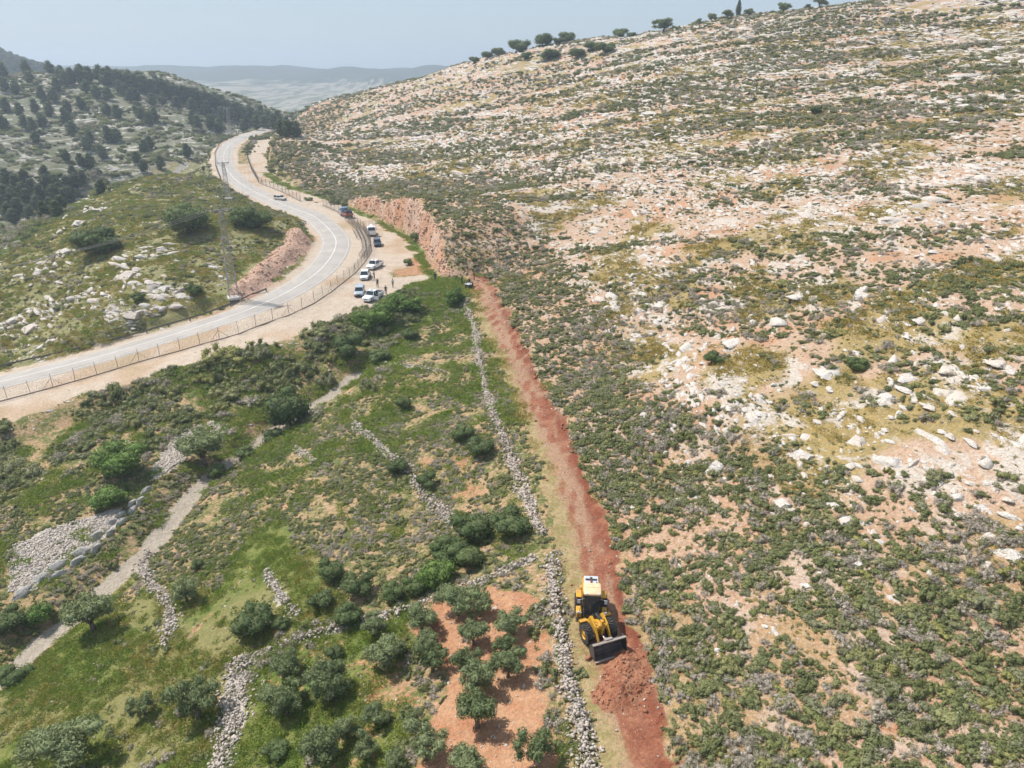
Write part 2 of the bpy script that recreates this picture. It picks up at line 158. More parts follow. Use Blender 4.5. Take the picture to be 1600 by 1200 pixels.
 'side_path': [(-78.16, 200.19), (-88.94, 216.69), (-97.79, 227.54), (-103.87, 237.2), (-144.25, 326.78), (-146.36, 342.13)],
 'skyline_olives': [(-18.47, 393.09, 5.01), (-11.97, 396.28, 5.67), (-6.61, 396.22, 5.66), (3.31, 380.13, 9.04), (6.25, 357.77, 4.54), (14.4, 379.55, 9.0), (16.21, 346.59, 6.6), (21.75, 372.26, 5.29),
                    (25.88, 377.09, 7.44), (27.66, 335.84, 6.91), (33.52, 339.59, 5.9), (37.65, 326.47, 7.74), (49.67, 375.61, 7.1), (53.06, 364.47, 4.02), (64.64, 349.03, 9.31), (68.19, 337.36, 2.38),
                    (76.45, 335.02, 3.14), (82.88, 340.32, 4.52), (86.94, 330.91, 5.16), (96.12, 334.45, 4.43), (108.61, 329.6, 5.64), (117.37, 327.17, 3.3), (122.18, 327.44, 5.59)],
 'slope_pines': [(-297.29, 489.15, 6.67), (-283.78, 468.34, 6.39), (-280.07, 446.95, 6.13), (-270.26, 418.97, 5.8), (-258.35, 410.83, 5.7), (-256.58, 421.68, 5.84), (-253.95, 388.55, 5.43), (-262.47, 440.44, 6.06),
                 (-256.67, 441.74, 6.08), (-262.29, 457.68, 6.27), (-245.2, 415.4, 5.76), (-239.34, 422.3, 5.85), (-231.07, 404.03, 5.62), (-237.55, 432.85, 5.98), (-272.27, 481.13, 6.55), (-286.93, 496.47, 6.74),
                 (-263.42, 487.29, 6.63), (-256.16, 478.21, 6.53), (-248.13, 461.13, 6.32), (-222.02, 391.27, 5.48), (-240.26, 398.09, 5.55), (-244.67, 390.47, 5.45), (-239.59, 388.34, 5.43), (-231.68, 375.56, 5.28),
                 (-207.43, 375.33, 5.3), (-208.5, 381.12, 5.36), (-197.21, 369.03, 5.23), (-181.31, 310.88, 4.41), (-174.83, 309.36, 4.4), (-171.42, 310.19, 4.42), (-201.29, 385.85, 5.42), (-196.92, 384.9, 5.41),
                 (-245.0, 479.61, 6.55), (-231.93, 452.84, 6.23), (-238.26, 453.35, 6.23), (-227.33, 466.64, 6.41), (-219.84, 454.61, 6.26), (-217.4, 456.74, 6.29), (-218.21, 421.58, 5.85), (-209.94, 416.26, 5.78),
                 (-196.82, 415.07, 5.77), (-190.61, 409.78, 5.71), (-190.73, 416.61, 5.8), (-231.5, 468.4, 6.43), (-206.77, 452.81, 6.25), (-205.14, 462.08, 6.38), (-199.69, 467.81, 6.47), (-173.61, 362.9, 5.13),
                 (-160.09, 325.81, 4.63), (-154.63, 319.33, 4.56), (-150.38, 326.07, 4.65), (-148.65, 351.09, 4.98), (-168.81, 435.55, 6.08), (-194.89, 478.93, 6.63), (-188.55, 483.31, 6.7), (-181.13, 488.67, 6.8),
                 (-175.92, 430.58, 6.0), (-172.24, 425.84, 5.95), (-164.07, 435.21, 6.09), (-155.71, 452.01, 6.32), (-145.01, 441.13, 6.16), (-143.82, 452.11, 6.31), (-173.72, 299.92, 4.3), (-182.58, 296.36, 4.24),
                 (-187.97, 291.68, 4.19), (-169.61, 298.69, 4.29), (-123.24, 225.55, 3.25), (-201.73, 423.07, 5.87), (-173.3, 368.0, 5.19), (-191.39, 289.55, 4.16), (-286.53, 447.81, 6.14), (-305.43, 478.83, 6.52)],
 'spoil_bank': [(-51.6, 136.67, 0.0), (-50.47, 144.9, 0.0), (-49.84, 156.23, 0.0), (-49.97, 168.0, 0.0), (-51.4, 177.93, 0.0)],
 'thicket': [(-26.96, 122.94), (-23.58, 130.24), (-13.71, 138.84), (-7.75, 132.28), (-6.38, 115.51), (-11.41, 124.93), (-18.04, 122.75), (-20.7, 110.81), (-23.52, 111.89), (-28.37, 118.54)],
 'track': [(7.4, 28.57, 0.0), (7.69, 32.33, 0.0), (7.59, 37.3, 0.0), (7.27, 43.38, 0.0), (6.87, 50.98, 0.0), (6.01, 61.87, 0.0), (4.51, 73.76, 0.0), (1.74, 91.99, 0.0), (-1.87, 112.83, 0.0), (-5.95, 137.98, 0.0),
           (-8.0, 144.42, 0.0)],
 'trails': [[(-29.92, 50.16), (-28.02, 54.32), (-26.79, 57.88), (-25.61, 62.28)], [(-25.81, 69.89), (-25.53, 77.1), (-26.99, 85.58)], [(-22.93, 70.15), (-23.5, 76.31)], [(-7.25, 77.4), (-4.13, 67.91), (-2.61, 63.54)],
            [(10.52, 56.04), (9.48, 50.65), (9.35, 46.07)], [(21.51, 46.76), (21.08, 42.68), (21.54, 37.88)], [(24.12, 36.22), (22.81, 32.29)], [(11.5, 60.85), (11.8, 56.81), (10.68, 53.22)],
            [(-27.35, 118.88), (-25.52, 114.45), (-25.09, 110.36)], [(-24.29, 41.6), (-23.32, 44.63)]],
 'valley_trees': [(-193.29, 288.96, 4.64), (-188.69, 286.87, 4.63), (-185.32, 277.42, 4.51), (-181.74, 280.2, 4.55), (-178.09, 283.01, 4.59), (-174.31, 284.24, 4.61), (-172.95, 287.62, 4.65), (-175.51, 275.1, 4.48),
                  (-179.42, 270.41, 4.42), (-181.54, 267.89, 4.38), (-171.21, 276.48, 4.51), (-127.37, 210.47, 3.43), (-172.59, 265.73, 4.35), (-172.49, 291.63, 4.7), (-169.04, 286.87, 4.65), (-178.66, 289.09, 4.66),
                  (-171.03, 295.07, 4.75), (-189.27, 279.46, 4.53), (-185.05, 283.87, 4.59), (-170.14, 284.55, 4.62), (-123.46, 201.35, 3.29), (-130.27, 206.79, 3.38), (-177.29, 262.86, 4.31), (-185.93, 272.01, 4.43),
                  (-182.32, 285.82, 4.62), (-176.53, 290.96, 4.69)],
 'wadi': [(-47.93, 47.89, -10.6), (-46.18, 52.29, -10.5), (-45.69, 55.52, -10.4), (-44.17, 58.46, -10.2), (-43.01, 63.19, -10.0), (-41.27, 69.14, -9.8), (-40.42, 79.93, -9.3), (-38.78, 86.76, -9.0), (-36.83, 91.5, -8.6),
          (-33.81, 96.98, -7.8), (-30.94, 100.82, -7.0), (-27.68, 104.13, -5.6), (-24.72, 108.72, -4.6)],
 'wadi_tree': [(-41.2, 86.32, 5.62)],
 'walls': {'field_cross': [(-20.3, 108.28), (-15.67, 104.33), (-10.41, 100.55)],
           'field_long': [(-21.55, 89.8), (-18.21, 84.48), (-14.97, 78.74), (-11.94, 74.75), (-10.45, 71.5), (-9.22, 68.65), (-7.43, 65.85), (-6.19, 62.96)],
           'field_short': [(-28.69, 86.38), (-26.45, 82.95), (-24.48, 79.9)],
           'grove_broad': [(-23.02, 48.18), (-22.56, 45.5), (-21.73, 41.65), (-21.1, 38.0), (-20.44, 35.14)],
           'grove_top': [(-21.88, 48.11), (-19.25, 49.01), (-15.33, 49.34), (-12.38, 49.97), (-8.81, 50.29), (-5.56, 51.35), (-2.91, 52.12), (-0.28, 52.96), (2.06, 54.08)],
           'meadow': [(-41.29, 69.06), (-40.33, 65.52), (-36.95, 61.07), (-34.28, 58.25), (-32.33, 55.37), (-31.64, 53.2), (-31.29, 51.12)],
           'meadow_small': [(-24.26, 59.09), (-22.68, 56.65), (-21.36, 54.64), (-19.12, 51.71)],
           'track_lower': [(3.51, 53.61), (3.37, 50.76), (3.46, 47.2), (3.79, 43.35), (4.01, 39.64), (4.33, 36.78), (4.62, 34.32), (4.69, 31.65)],
           'track_upper': [(-8.86, 130.62), (-7.24, 121.85), (-5.97, 113.51), (-4.72, 100.68), (-3.93, 94.22), (-2.62, 85.01), (-1.56, 80.03), (-0.37, 74.12), (0.81, 67.36), (1.78, 62.22), (2.85, 57.01)]}}

# ------------------------------------------------------------------ terrain
def vnoise(x, y, seed=0):
    xi = np.floor(x).astype(np.int64); yi = np.floor(y).astype(np.int64)
    fx = x - xi; fy = y - yi
    fx = fx*fx*(3-2*fx); fy = fy*fy*(3-2*fy)
    def h(a, b):
        n = (a*374761393 + b*668265263 + seed*974634541) & 0xFFFFFFFF
        n = ((n ^ (n >> 13))*1274126177) & 0xFFFFFFFF
        n = n ^ (n >> 16)
        return (n & 0xFFFF)/65535.0
    a = h(xi, yi); b = h(xi+1, yi); c = h(xi, yi+1); d = h(xi+1, yi+1)
    return (a*(1-fx)+b*fx)*(1-fy) + (c*(1-fx)+d*fx)*fy

def fbm(x, y, seed=0, octaves=4, gain=.5):
    s = 0; a = 1; t = 0
    for k in range(octaves):
        s = s + a*vnoise(x*2**k+17.3*k, y*2**k-9.1*k, seed+k); t += a; a *= gain
    return s/t

def sstep(a, b, x):
    t = np.clip((x-a)/(b-a), 0, 1)
    return t*t*(3-2*t)

def along(x, y, line):
    """nearest distance to a polyline, signed (+ = right of travel), and arc parameter (index + fraction)"""
    x = np.asarray(x, float); y = np.asarray(y, float)
    best = np.full(x.shape, 1e9); par = np.zeros(x.shape); sg = np.ones(x.shape)
    for i in range(len(line)-1):
        ax, ay = line[i][:2]; bx_, by_ = line[i+1][:2]
        dx, dy = bx_-ax, by_-ay; L = dx*dx+dy*dy+1e-9
        t = np.clip(((x-ax)*dx+(y-ay)*dy)/L, 0, 1)
        ex = x-(ax+t*dx); ey = y-(ay+t*dy)
        d = np.hypot(ex, ey); m = d < best
        best = np.where(m, d, best); par = np.where(m, i+t, par)
        sg = np.where(m, np.where(ex*dy-ey*dx >= 0, 1., -1.), sg)
    return best, best*sg, par

def lerp_at(par, vals):
    return np.interp(par, np.arange(len(vals)), vals)

def inside(x, y, poly):
    x = np.asarray(x, float); y = np.asarray(y, float)
    r = np.zeros(x.shape, bool); n = len(poly); j = n-1
    for i in range(n):
        xi, yi = poly[i][:2]; xj, yj = poly[j][:2]
        if yi != yj:
            c = ((yi > y) != (yj > y)) & (x < (xj-xi)*(y-yi)/(yj-yi)+xi)
            r ^= c
        j = i
    return r

def pdist(x, y, poly):
    """signed distance to polygon, negative inside"""
    d = along(x, y, list(poly)+[poly[0]])[0]
    return np.where(inside(x, y, poly), -d, d)

class Rbf:
    C2 = 14.0**2
    def __init__(self, pts):
        P = np.array(pts, float); self.P = P
        d = np.sqrt((P[:, None, 0]-P[None, :, 0])**2+(P[:, None, 1]-P[None, :, 1])**2+self.C2)
        n = len(P); A = np.zeros((n+1, n+1)); A[:n, :n] = d - np.eye(n)*(-.02); A[:n, n] = 1; A[n, :n] = 1
        self.w = np.linalg.solve(A, np.append(P[:, 2], 0))
    def __call__(self, x, y):
        x = np.asarray(x, float); y = np.asarray(y, float)
        s = np.full(x.shape, self.w[-1])
        for (px, py, _), w in zip(self.P, self.w):
            s = s + w*np.sqrt((x-px)**2+(y-py)**2+self.C2)
        return s

def make_height(L):
    rbf = Rbf(L['relief'])
    road = L['road']; rz = [p[2] for p in road]
    shelf = L['shelf']; wadi = L['wadi']; track = L['track']
    knoll_cut = L['spoil_bank']
    def height(x, y):
        x = np.asarray(x, float); y = np.asarray(y, float)
        z = rbf(x, y)
        r = np.hypot(x, y)
        far = sstep(560, 860, r)
        zf = np.interp(y, [-4000, 600, 1100, 1600, 2200, 2600, 3000, 4500], [-40, -40, -58, -60, -30, 25, 18, -40])
        zf = zf + (fbm(x/420, y/420, 91, 4)-.5)*(34+30*sstep(600, 1000, y)*(1-sstep(2100, 2500, y))) + (fbm(x/130, y/200, 92, 3)-.5)*(6+26*sstep(1800, 2500, y))
        zf = zf + 126*np.exp(-((x+750)/300)**2-((y-960)/230)**2)
        z = z*(1-far) + zf*far
        hill = sstep(2, 9, z)*(1-far)
        # limestone beds: stepped relief on the slopes
        q = z/1.7 + 1.3*fbm(x/26, y/26, 5, 3)
        fr = q-np.floor(q)
        step = (sstep(.25, .75, fr)-fr)*1.7
        beds = sstep(1.5, 7, z)*sstep(-12, 4, x+.16*(y-60)+4)
        z = z + step*.42*beds
        z = z + (fbm(x/7, y/7, 11, 4)-.5)*(.35+.65*hill) + (fbm(x/1.7, y/1.7, 23, 2)-.5)*.22
        z = z + (fbm(x/45, y/45, 31, 3)-.5)*sstep(240, 330, r)*5
        near = r < 640
        if np.any(near):
            xs, ys, zs = x[near], y[near], z[near]
            # wadi bed
            d, _, _ = along(xs, ys, wadi)
            zs = zs - 1.1*(1-sstep(.9, 4.2, d))
            # bulldozed track
            d, sd, par = along(xs, ys, track)
            zt = rbf(*[lerp_at(par, [p[k] for p in track]) for k in (0, 1)])
            w = 1-sstep(2.3, 4.4, d)
            zs = zs*(1-w)+(zt-.12)*w
            zs = zs + (.55*fbm(xs/1.1, ys/1.1, 41, 3))*np.exp(-((sd-2.7)/.75)**2)*(d < 6)
            zs = zs + (fbm(xs/.9, ys/.9, 43, 2)-.5)*.16*w
            # road corridor and the sandy shelf beside it
            d, rsd, par = along(xs, ys, road); zr = lerp_at(par, rz)
            ps = pdist(xs, ys, shelf)
            e = np.minimum(d-5.2, ps)
            e = np.where((rsd > 0) & (d < 13) & (ps < 8) & (par < len(road)-4), np.minimum(e, np.minimum(d-11, ps)), e)
            e = np.where((rsd > 0) & (d < 11) & (ps < 7), np.minimum(e, 0), e)
            cut = zs > zr
            jag = (fbm(xs/3.2, ys/3.2, 51, 3)-.5)*3.2
            wdt = np.where(cut, 3.0, 5.5)
            w = 1-sstep(0, 1, np.clip((e+np.where(cut & (e > -.2), jag*sstep(0, 1.5, e), 0))/wdt, 0, 1))
            w = np.where(e <= 0, 1, w)
            zs = zs*(1-w) + (zr-.06+(fbm(xs/5, ys/5, 61, 3)-.5)*.25*sstep(3.4, 5, d))*w
            # loose red bank thrown up on the inside of the bend
            d, _, _ = along(xs, ys, knoll_cut)
            zs = zs + 1.5*np.exp(-(d/2.3)**2)*(.1+1.6*fbm(xs/2.6, ys/2.6, 71, 4, .7))
            z = z.copy(); z[near] = zs
        return z
    return height

# ------------------------------------------------------------------ helpers
L = LAYOUT
height = make_height(L)
def H(x, y):
    return float(height(np.array([x], float), np.array([y], float))[0])

def tag(o, label=None, cat=None, group=None, kind=None):
    if label: o['label'] = label
    if cat: o['category'] = cat
    if group: o['group'] = group
    if kind: o['kind'] = kind
    elif cat and 'kind' not in o: o['kind'] = 'thing'
    return o

def empty(name, loc=(0, 0, 0), rz=0):
    o = bpy.data.objects.new(name, None); COL.objects.link(o)
    o.location = loc; o.rotation_euler = (0, 0, rz); o.empty_display_size = .2
    return o

def put(name, mesh, parent=None, loc=None, link=True):
    o = bpy.data.objects.new(name, mesh)
    if link: COL.objects.link(o)
    if parent is not None: o.parent = parent
    if loc is not None: o.location = loc
    return o

def copy_tree(o, parent=None):
    c = o.copy(); COL.objects.link(c); c.parent = parent
    for ch in o.children:
        copy_tree(ch, c)
    return c

_ONES = ['', 'first', 'second', 'third', 'fourth', 'fifth', 'sixth', 'seventh', 'eighth', 'ninth', 'tenth', 'eleventh', 'twelfth', 'thirteenth', 'fourteenth', 'fifteenth', 'sixteenth', 'seventeenth', 'eighteenth', 'nineteenth']
_TENS = ['', '', 'twent', 'thirt', 'fort', 'fift', 'sixt', 'sevent', 'eight', 'ninet']
def nth(n):
    if n < 20: return _ONES[n]
    t, u = divmod(n, 10)
    return _TENS[t]+'ieth' if u == 0 else _TENS[t]+'y-'+_ONES[u]

class MB:
    """collects shapes, becomes ONE mesh object"""
    def __init__(s): s.v = []; s.f = []; s.m = []; s.cur = 0
    def add(s, v, f):
        b = len(s.v); s.v += [tuple(p) for p in v]; s.f += [tuple(b+i for i in q) for q in f]; s.m += [s.cur]*len(f)
        return s
    def box(s, c, d, rot=None, taper=(1, 1), bev=0):
        x, y, z = [k/2 for k in d]; tx, ty = taper
        if bev > 0:
            b = min(bev, x*.9, y*.9, z*.9); v = []
            for zz, k in ((-z, b), (-z+b, 0), (z-b, 0), (z, b)):
                fx = tx if zz > 0 else 1; fy = ty if zz > 0 else 1
                X, Y = (x-k)*fx, (y-k)*fy
                v += [(-X+b*(k == 0), -Y, zz), (X-b*(k == 0), -Y, zz), (X, -Y+b*(k == 0), zz), (X, Y-b*(k == 0), zz), (X-b*(k == 0), Y, zz), (-X+b*(k == 0), Y, zz), (-X, Y-b*(k == 0), zz), (-X, -Y+b*(k == 0), zz)]
            f = [tuple(range(7, -1, -1)), tuple(range(24, 32))]
            for r in range(3):
                for i in range(8):
                    j = (i+1) % 8; f.append((r*8+i, r*8+j, r*8+8+j, r*8+8+i))
        else:
            v = [(-x, -y, -z), (x, -y, -z), (x, y, -z), (-x, y, -z), (-x*tx, -y*ty, z), (x*tx, -y*ty, z), (x*tx, y*ty, z), (-x*tx, y*ty, z)]
            f = [(3, 2, 1, 0), (4, 5, 6, 7), (0, 1, 5, 4), (1, 2, 6, 5), (2, 3, 7, 6), (3, 0, 4, 7)]
        M = Matrix.Translation(c)
        if rot is not None: M = M @ Euler(rot).to_matrix().to_4x4()
        return s.add([M @ Vector(p) for p in v], f)
    def tube(s, pts, r, n=6, cap=True):
        """round bar through points; r one radius or one for each point"""
        P = [Vector(p) for p in pts]; rr = r if hasattr(r, '__len__') else [r]*len(P)
        v = []; f = []
        for i, p in enumerate(P):
            d = (P[min(i+1, len(P)-1)]-P[max(i-1, 0)]).normalized()
            a = d.cross(Vector((0, 0, 1)) if abs(d.z) < .95 else Vector((1, 0, 0))).normalized(); b = d.cross(a)
            v += [p+a*(rr[i]*math.cos(2*math.pi*k/n))+b*(rr[i]*math.sin(2*math.pi*k/n)) for k in range(n)]
        for i in range(len(P)-1):
            for k in range(n):
                j = (k+1) % n; f.append((i*n+k, i*n+j, i*n+n+j, i*n+n+k))
        if cap:
            f.append(tuple(range(n-1, -1, -1))); f.append(tuple(range((len(P)-1)*n, len(P)*n)))
        return s.add(v, f)
    def prism(s, prof, axis, a, b):
        """profile of 2D points pushed along an axis from a to b (axis 'y': profile is x,z; 'x': y,z; 'z': x,y)"""
        n = len(prof)
        def P(p, t):
            return {'y': (p[0], t, p[1]), 'x': (t, p[0], p[1]), 'z': (p[0], p[1], t)}[axis]
        v = [P(p, a) for p in prof]+[P(p, b) for p in prof]
        f = [tuple(range(n-1, -1, -1)), tuple(range(n, 2*n))]+[(i, (i+1) % n, n+(i+1) % n, n+i) for i in range(n)]
        return s.add(v, f)
    def lathe(s, prof, c, axis='y', n=20):
        """profile (radius, offset) turned round an axis through c"""
        v = []; f = []; m = len(prof)
        for k in range(n):
            a = 2*math.pi*k/n; ca, sa = math.cos(a), math.sin(a)
            for r, o in prof:
                p = {'y': (r*ca, o, r*sa), 'z': (r*ca, r*sa, o), 'x': (o, r*ca, r*sa)}[axis]
                v.append((c[0]+p[0], c[1]+p[1], c[2]+p[2]))
        for k in range(n):
            j = (k+1) % n
            for i in range(m-1):
                f.append((k*m+i, k*m+i+1, j*m+i+1, j*m+i))
        return s.add(v, f)
    def mesh(s, name, *mats, smooth=False):
        me = bpy.data.meshes.new(name); me.from_pydata(s.v, [], s.f)
        for m in mats: me.materials.append(m)
        if any(s.m): me.polygons.foreach_set('material_index', s.m)
        bm = bmesh.new(); bm.from_mesh(me); bmesh.ops.recalc_face_normals(bm, faces=bm.faces); bm.to_mesh(me); bm.free()
        if smooth: me.polygons.foreach_set('use_smooth', [True]*len(me.polygons))
        return me
    def build(s, name, mats, parent=None, smooth=False):
        if not isinstance(mats, (list, tuple)): mats = [mats]
        return put(name, s.mesh(name, *mats, smooth=smooth), parent)

def np_mesh(name, V, Fc, mat=None, smooth=False):
    """mesh from numpy arrays; faces (n,3) or (n,4)"""
    V = np.asarray(V, np.float32); Fc = np.asarray(Fc, np.int32)
    me = bpy.data.meshes.new(name); k = Fc.shape[1]
    me.vertices.add(len(V)); me.vertices.foreach_set('co', V.ravel())
    me.loops.add(Fc.size); me.loops.foreach_set('vertex_index', Fc.ravel())
    me.polygons.add(len(Fc)); me.polygons.foreach_set('loop_start', np.arange(0, Fc.size, k, dtype=np.int32))
    if mat: me.materials.append(mat)
    if smooth: me.polygons.foreach_set('use_smooth', np.ones(len(Fc), bool))
    me.update(calc_edges=True); me.validate()
    return me

# ------------------------------------------------------------------ node shorthand
class Nodes:
    def __init__(s, name, rough=.9):
        s.mat = bpy.data.materials.new(name); s.mat.use_nodes = True
        s.t = s.mat.node_tree; s.b = s.t.nodes['Principled BSDF']
        s.b.inputs['Roughness'].default_value = rough
        s.b.inputs['Specular IOR Level'].default_value = .2
    def n(s, kind): return s.t.nodes.new('ShaderNode'+kind)
    def ln(s, a, b): s.t.links.new(a, b)
    def set(s, sock, v):
        if hasattr(v, 'is_linked') or hasattr(v, 'links'): s.ln(v, sock)
        elif isinstance(v, (tuple, list)) and sock.type == 'RGBA' and len(v) == 3: sock.default_value = (*v, 1)
        else: sock.default_value = v
    def pos(s): return s.n('NewGeometry').outputs['Position']
    def scaled(s, v, k):
        m = s.n('VectorMath'); m.operation = 'MULTIPLY'; s.ln(v, m.inputs[0]); m.inputs[1].default_value = k; return m.outputs[0]
    def noise(s, v, scale, detail=3, rough=.55, dist=0):
        m = s.n('TexNoise'); s.ln(v, m.inputs['Vector']); m.inputs['Scale'].default_value = scale; m.inputs['Detail'].default_value = detail
        m.inputs['Roughness'].default_value = rough; m.inputs['Distortion'].default_value = dist; return m.outputs['Fac']
    def voro(s, v, scale, feature='F1', out='Distance', rand=1):
        m = s.n('TexVoronoi'); m.feature = feature; s.ln(v, m.inputs['Vector']); m.inputs['Scale'].default_value = scale
        m.inputs['Randomness'].default_value = rand; return m.outputs[out]
    def ramp(s, v, a, b, lo=0., hi=1.):
        m = s.n('MapRange'); m.interpolation_type = 'SMOOTHSTEP'; s.set(m.inputs[0], v)
        m.inputs[1].default_value = a; m.inputs[2].default_value = b; m.inputs[3].default_value = lo; m.inputs[4].default_value = hi; return m.outputs[0]
    def math(s, op, a, b=0.):
        m = s.n('Math'); m.operation = op; s.set(m.inputs[0], a); s.set(m.inputs[1], b); return m.outputs[0]
    def mix(s, f, a, b, blend='MIX'):
        m = s.n('Mix'); m.data_type = 'RGBA'; m.blend_type = blend; s.set(m.inputs[0], f); s.set(m.inputs[6], a); s.set(m.inputs[7], b); return m.outputs[2]
    def colors(s, v, stops):
        m = s.n('ValToRGB'); s.ln(v, m.inputs[0]); e = m.color_ramp.elements
        while len(e) < len(stops): e.new(.5)
        for k, (p, c) in zip(e, stops): k.position = p; k.color = (*c, 1)
        return m.outputs[0]
    def attr(s, name):
        m = s.n('Attribute'); m.attribute_name = name; sp = s.n('SeparateColor'); s.ln(m.outputs['Color'], sp.inputs[0])
        return sp.outputs[0], sp.outputs[1], sp.outputs[2], m.outputs['Alpha']
    def bump(s, hgt, strength=.4, dist=.1):
        m = s.n('Bump'); s.ln(hgt, m.inputs['Height']); m.inputs['Strength'].default_value = strength; m.inputs['Distance'].default_value = dist
        s.ln(m.outputs[0], s.b.inputs['Normal'])
    def out(s, col):
        s.set(s.b.inputs['Base Color'], col); return s.mat

def paint(name, col, rough=.5, metal=0., dirt=.25, dirt_col=(.33, .22, .15), coat=0., scale=3.):
    """paint or metal with dust and small wear"""
    N = Nodes(name, rough); N.b.inputs['Metallic'].default_value = metal; N.b.inputs['Specular IOR Level'].default_value = .5
    if coat: N.b.inputs['Coat Weight'].default_value = coat
    tc = N.n('TexCoord').outputs['Object']
    f = N.ramp(N.noise(tc, scale, 4), .42, .75, 0, dirt)
    N.set(N.b.inputs['Roughness'], N.ramp(N.noise(tc, scale*2, 3), .3, .7, rough*.8, min(1, rough*1.25)))
    return N.out(N.mix(f, col, dirt_col))

def rock_mat(name, base, warm, dark, scale=1.):
    N = Nodes(name, .92)
    p = N.pos(); oi = N.n('ObjectInfo')
    a = N.noise(p, 1.6*scale, 5, .62); b = N.noise(p, 9*scale, 4, .6)
    c = N.mix(N.ramp(a, .35, .68), base, warm)
    c = N.mix(N.ramp(oi.outputs['Random'], .45, 1., 0, .75), c, warm)
    c = N.mix(N.ramp(b, .48, .66, 0, .62), c, dark)
    crack = N.ramp(N.voro(p, 2.6*scale, 'DISTANCE_TO_EDGE'), .0, .05, .45, 0.)
    c = N.mix(crack, c, dark)
    N.bump(N.math('ADD', b, N.math('MULTIPLY', crack, -.6)), .8, .12)
    return N.out(c)

def leaf_mat(name, cols, scale=.12, var=.35, rough=.75, spec=.12):
    """foliage: colour drifts from plant to plant and from patch to patch"""
    N = Nodes(name, rough); N.b.inputs['Specular IOR Level'].default_value = spec
    oi = N.n('ObjectInfo')
    loc = oi.outputs['Location']
    f = N.math('ADD', N.math('MULTIPLY', N.noise(loc, scale, 2), 1-var*.5), N.math('MULTIPLY', N.math('SUBTRACT', oi.outputs['Random'], .5), var*1.6))
    k = len(cols)
    c = N.colors(f, [(.22+.56*i/(k-1), cc) for i, cc in enumerate(cols)])
    tc = N.n('TexCoord').outputs['Object']
    g = N.noise(tc, 5, 2)
    c = N.mix(N.ramp(g, .3, .7, 0, .6), c, N.mix(.6, c, (.26, .25, .14))); c = N.mix(N.ramp(N.noise(tc, 14, 2), .45, .7, 0, .45), c, N.mix(.5, c, (.06, .075, .035)))
    tl = N.n('BsdfTranslucent'); N.ln(N.mix(.5, c, (.22, .26, .06)), tl.inputs[0])
    mx = N.n('MixShader'); mx.inputs[0].default_value = .28
    N.ln(N.b.outputs[0], mx.inputs[1]); N.ln(tl.outputs[0], mx.inputs[2]); N.ln(mx.outputs[0], N.t.nodes['Material Output'].inputs['Surface'])
    return N.out(c)

# ------------------------------------------------------------------ the ground, one sheet to the horizon
def axis(parts):
    out = []
    for a, b, st in parts:
        n = max(1, int(round((b-a)/st))); out += list(np.linspace(a, b, n, endpoint=False))
    out.append(parts[-1][1]); return np.array(out)
gx = axis([(-4200, -1500, 180), (-1500, -700, 50), (-700, -480, 12), (-480, -150, 2.6), (-150, -70, 1.0), (-70, 40, .6), (40, 130, .9), (130, 260, 2.6), (260, 600, 20), (600, 4200, 200)])
gy = axis([(-600, -100, 100), (-100, 10, 12), (10, 24, 2), (24, 150, .6), (150, 235, .8), (235, 340, 1.6), (340, 620, 3), (620, 1000, 20), (1000, 2800, 36), (2800, 4500, 170)])
XX, YY = np.meshgrid(gx, gy)
xs, ys = XX.ravel(), YY.ravel()
zs = height(xs, ys)
nx, ny = len(gx), len(gy)
ii = np.arange(nx*ny).reshape(ny, nx)
FC = np.stack([ii[:-1, :-1], ii[:-1, 1:], ii[1:, 1:], ii[1:, :-1]], -1).reshape(-1, 4)

from bisect import bisect_right
ZG = zs.reshape(ny, nx)
def ground_z(x, y):
    """height of the sheet itself (bilinear on its grid)"""
    x = np.asarray(x, float); y = np.asarray(y, float)
    i = np.clip(np.searchsorted(gx, x, 'right')-1, 0, nx-2); j = np.clip(np.searchsorted(gy, y, 'right')-1, 0, ny-2)
    a = (x-gx[i])/(gx[i+1]-gx[i]); b = (y-gy[j])/(gy[j+1]-gy[j])
    return (ZG[j, i]*(1-a)+ZG[j, i+1]*a)*(1-b)+(ZG[j+1, i]*(1-a)+ZG[j+1, i+1]*a)*b
def GZ(x, y): return float(ground_z(np.array([x]), np.array([y]))[0])

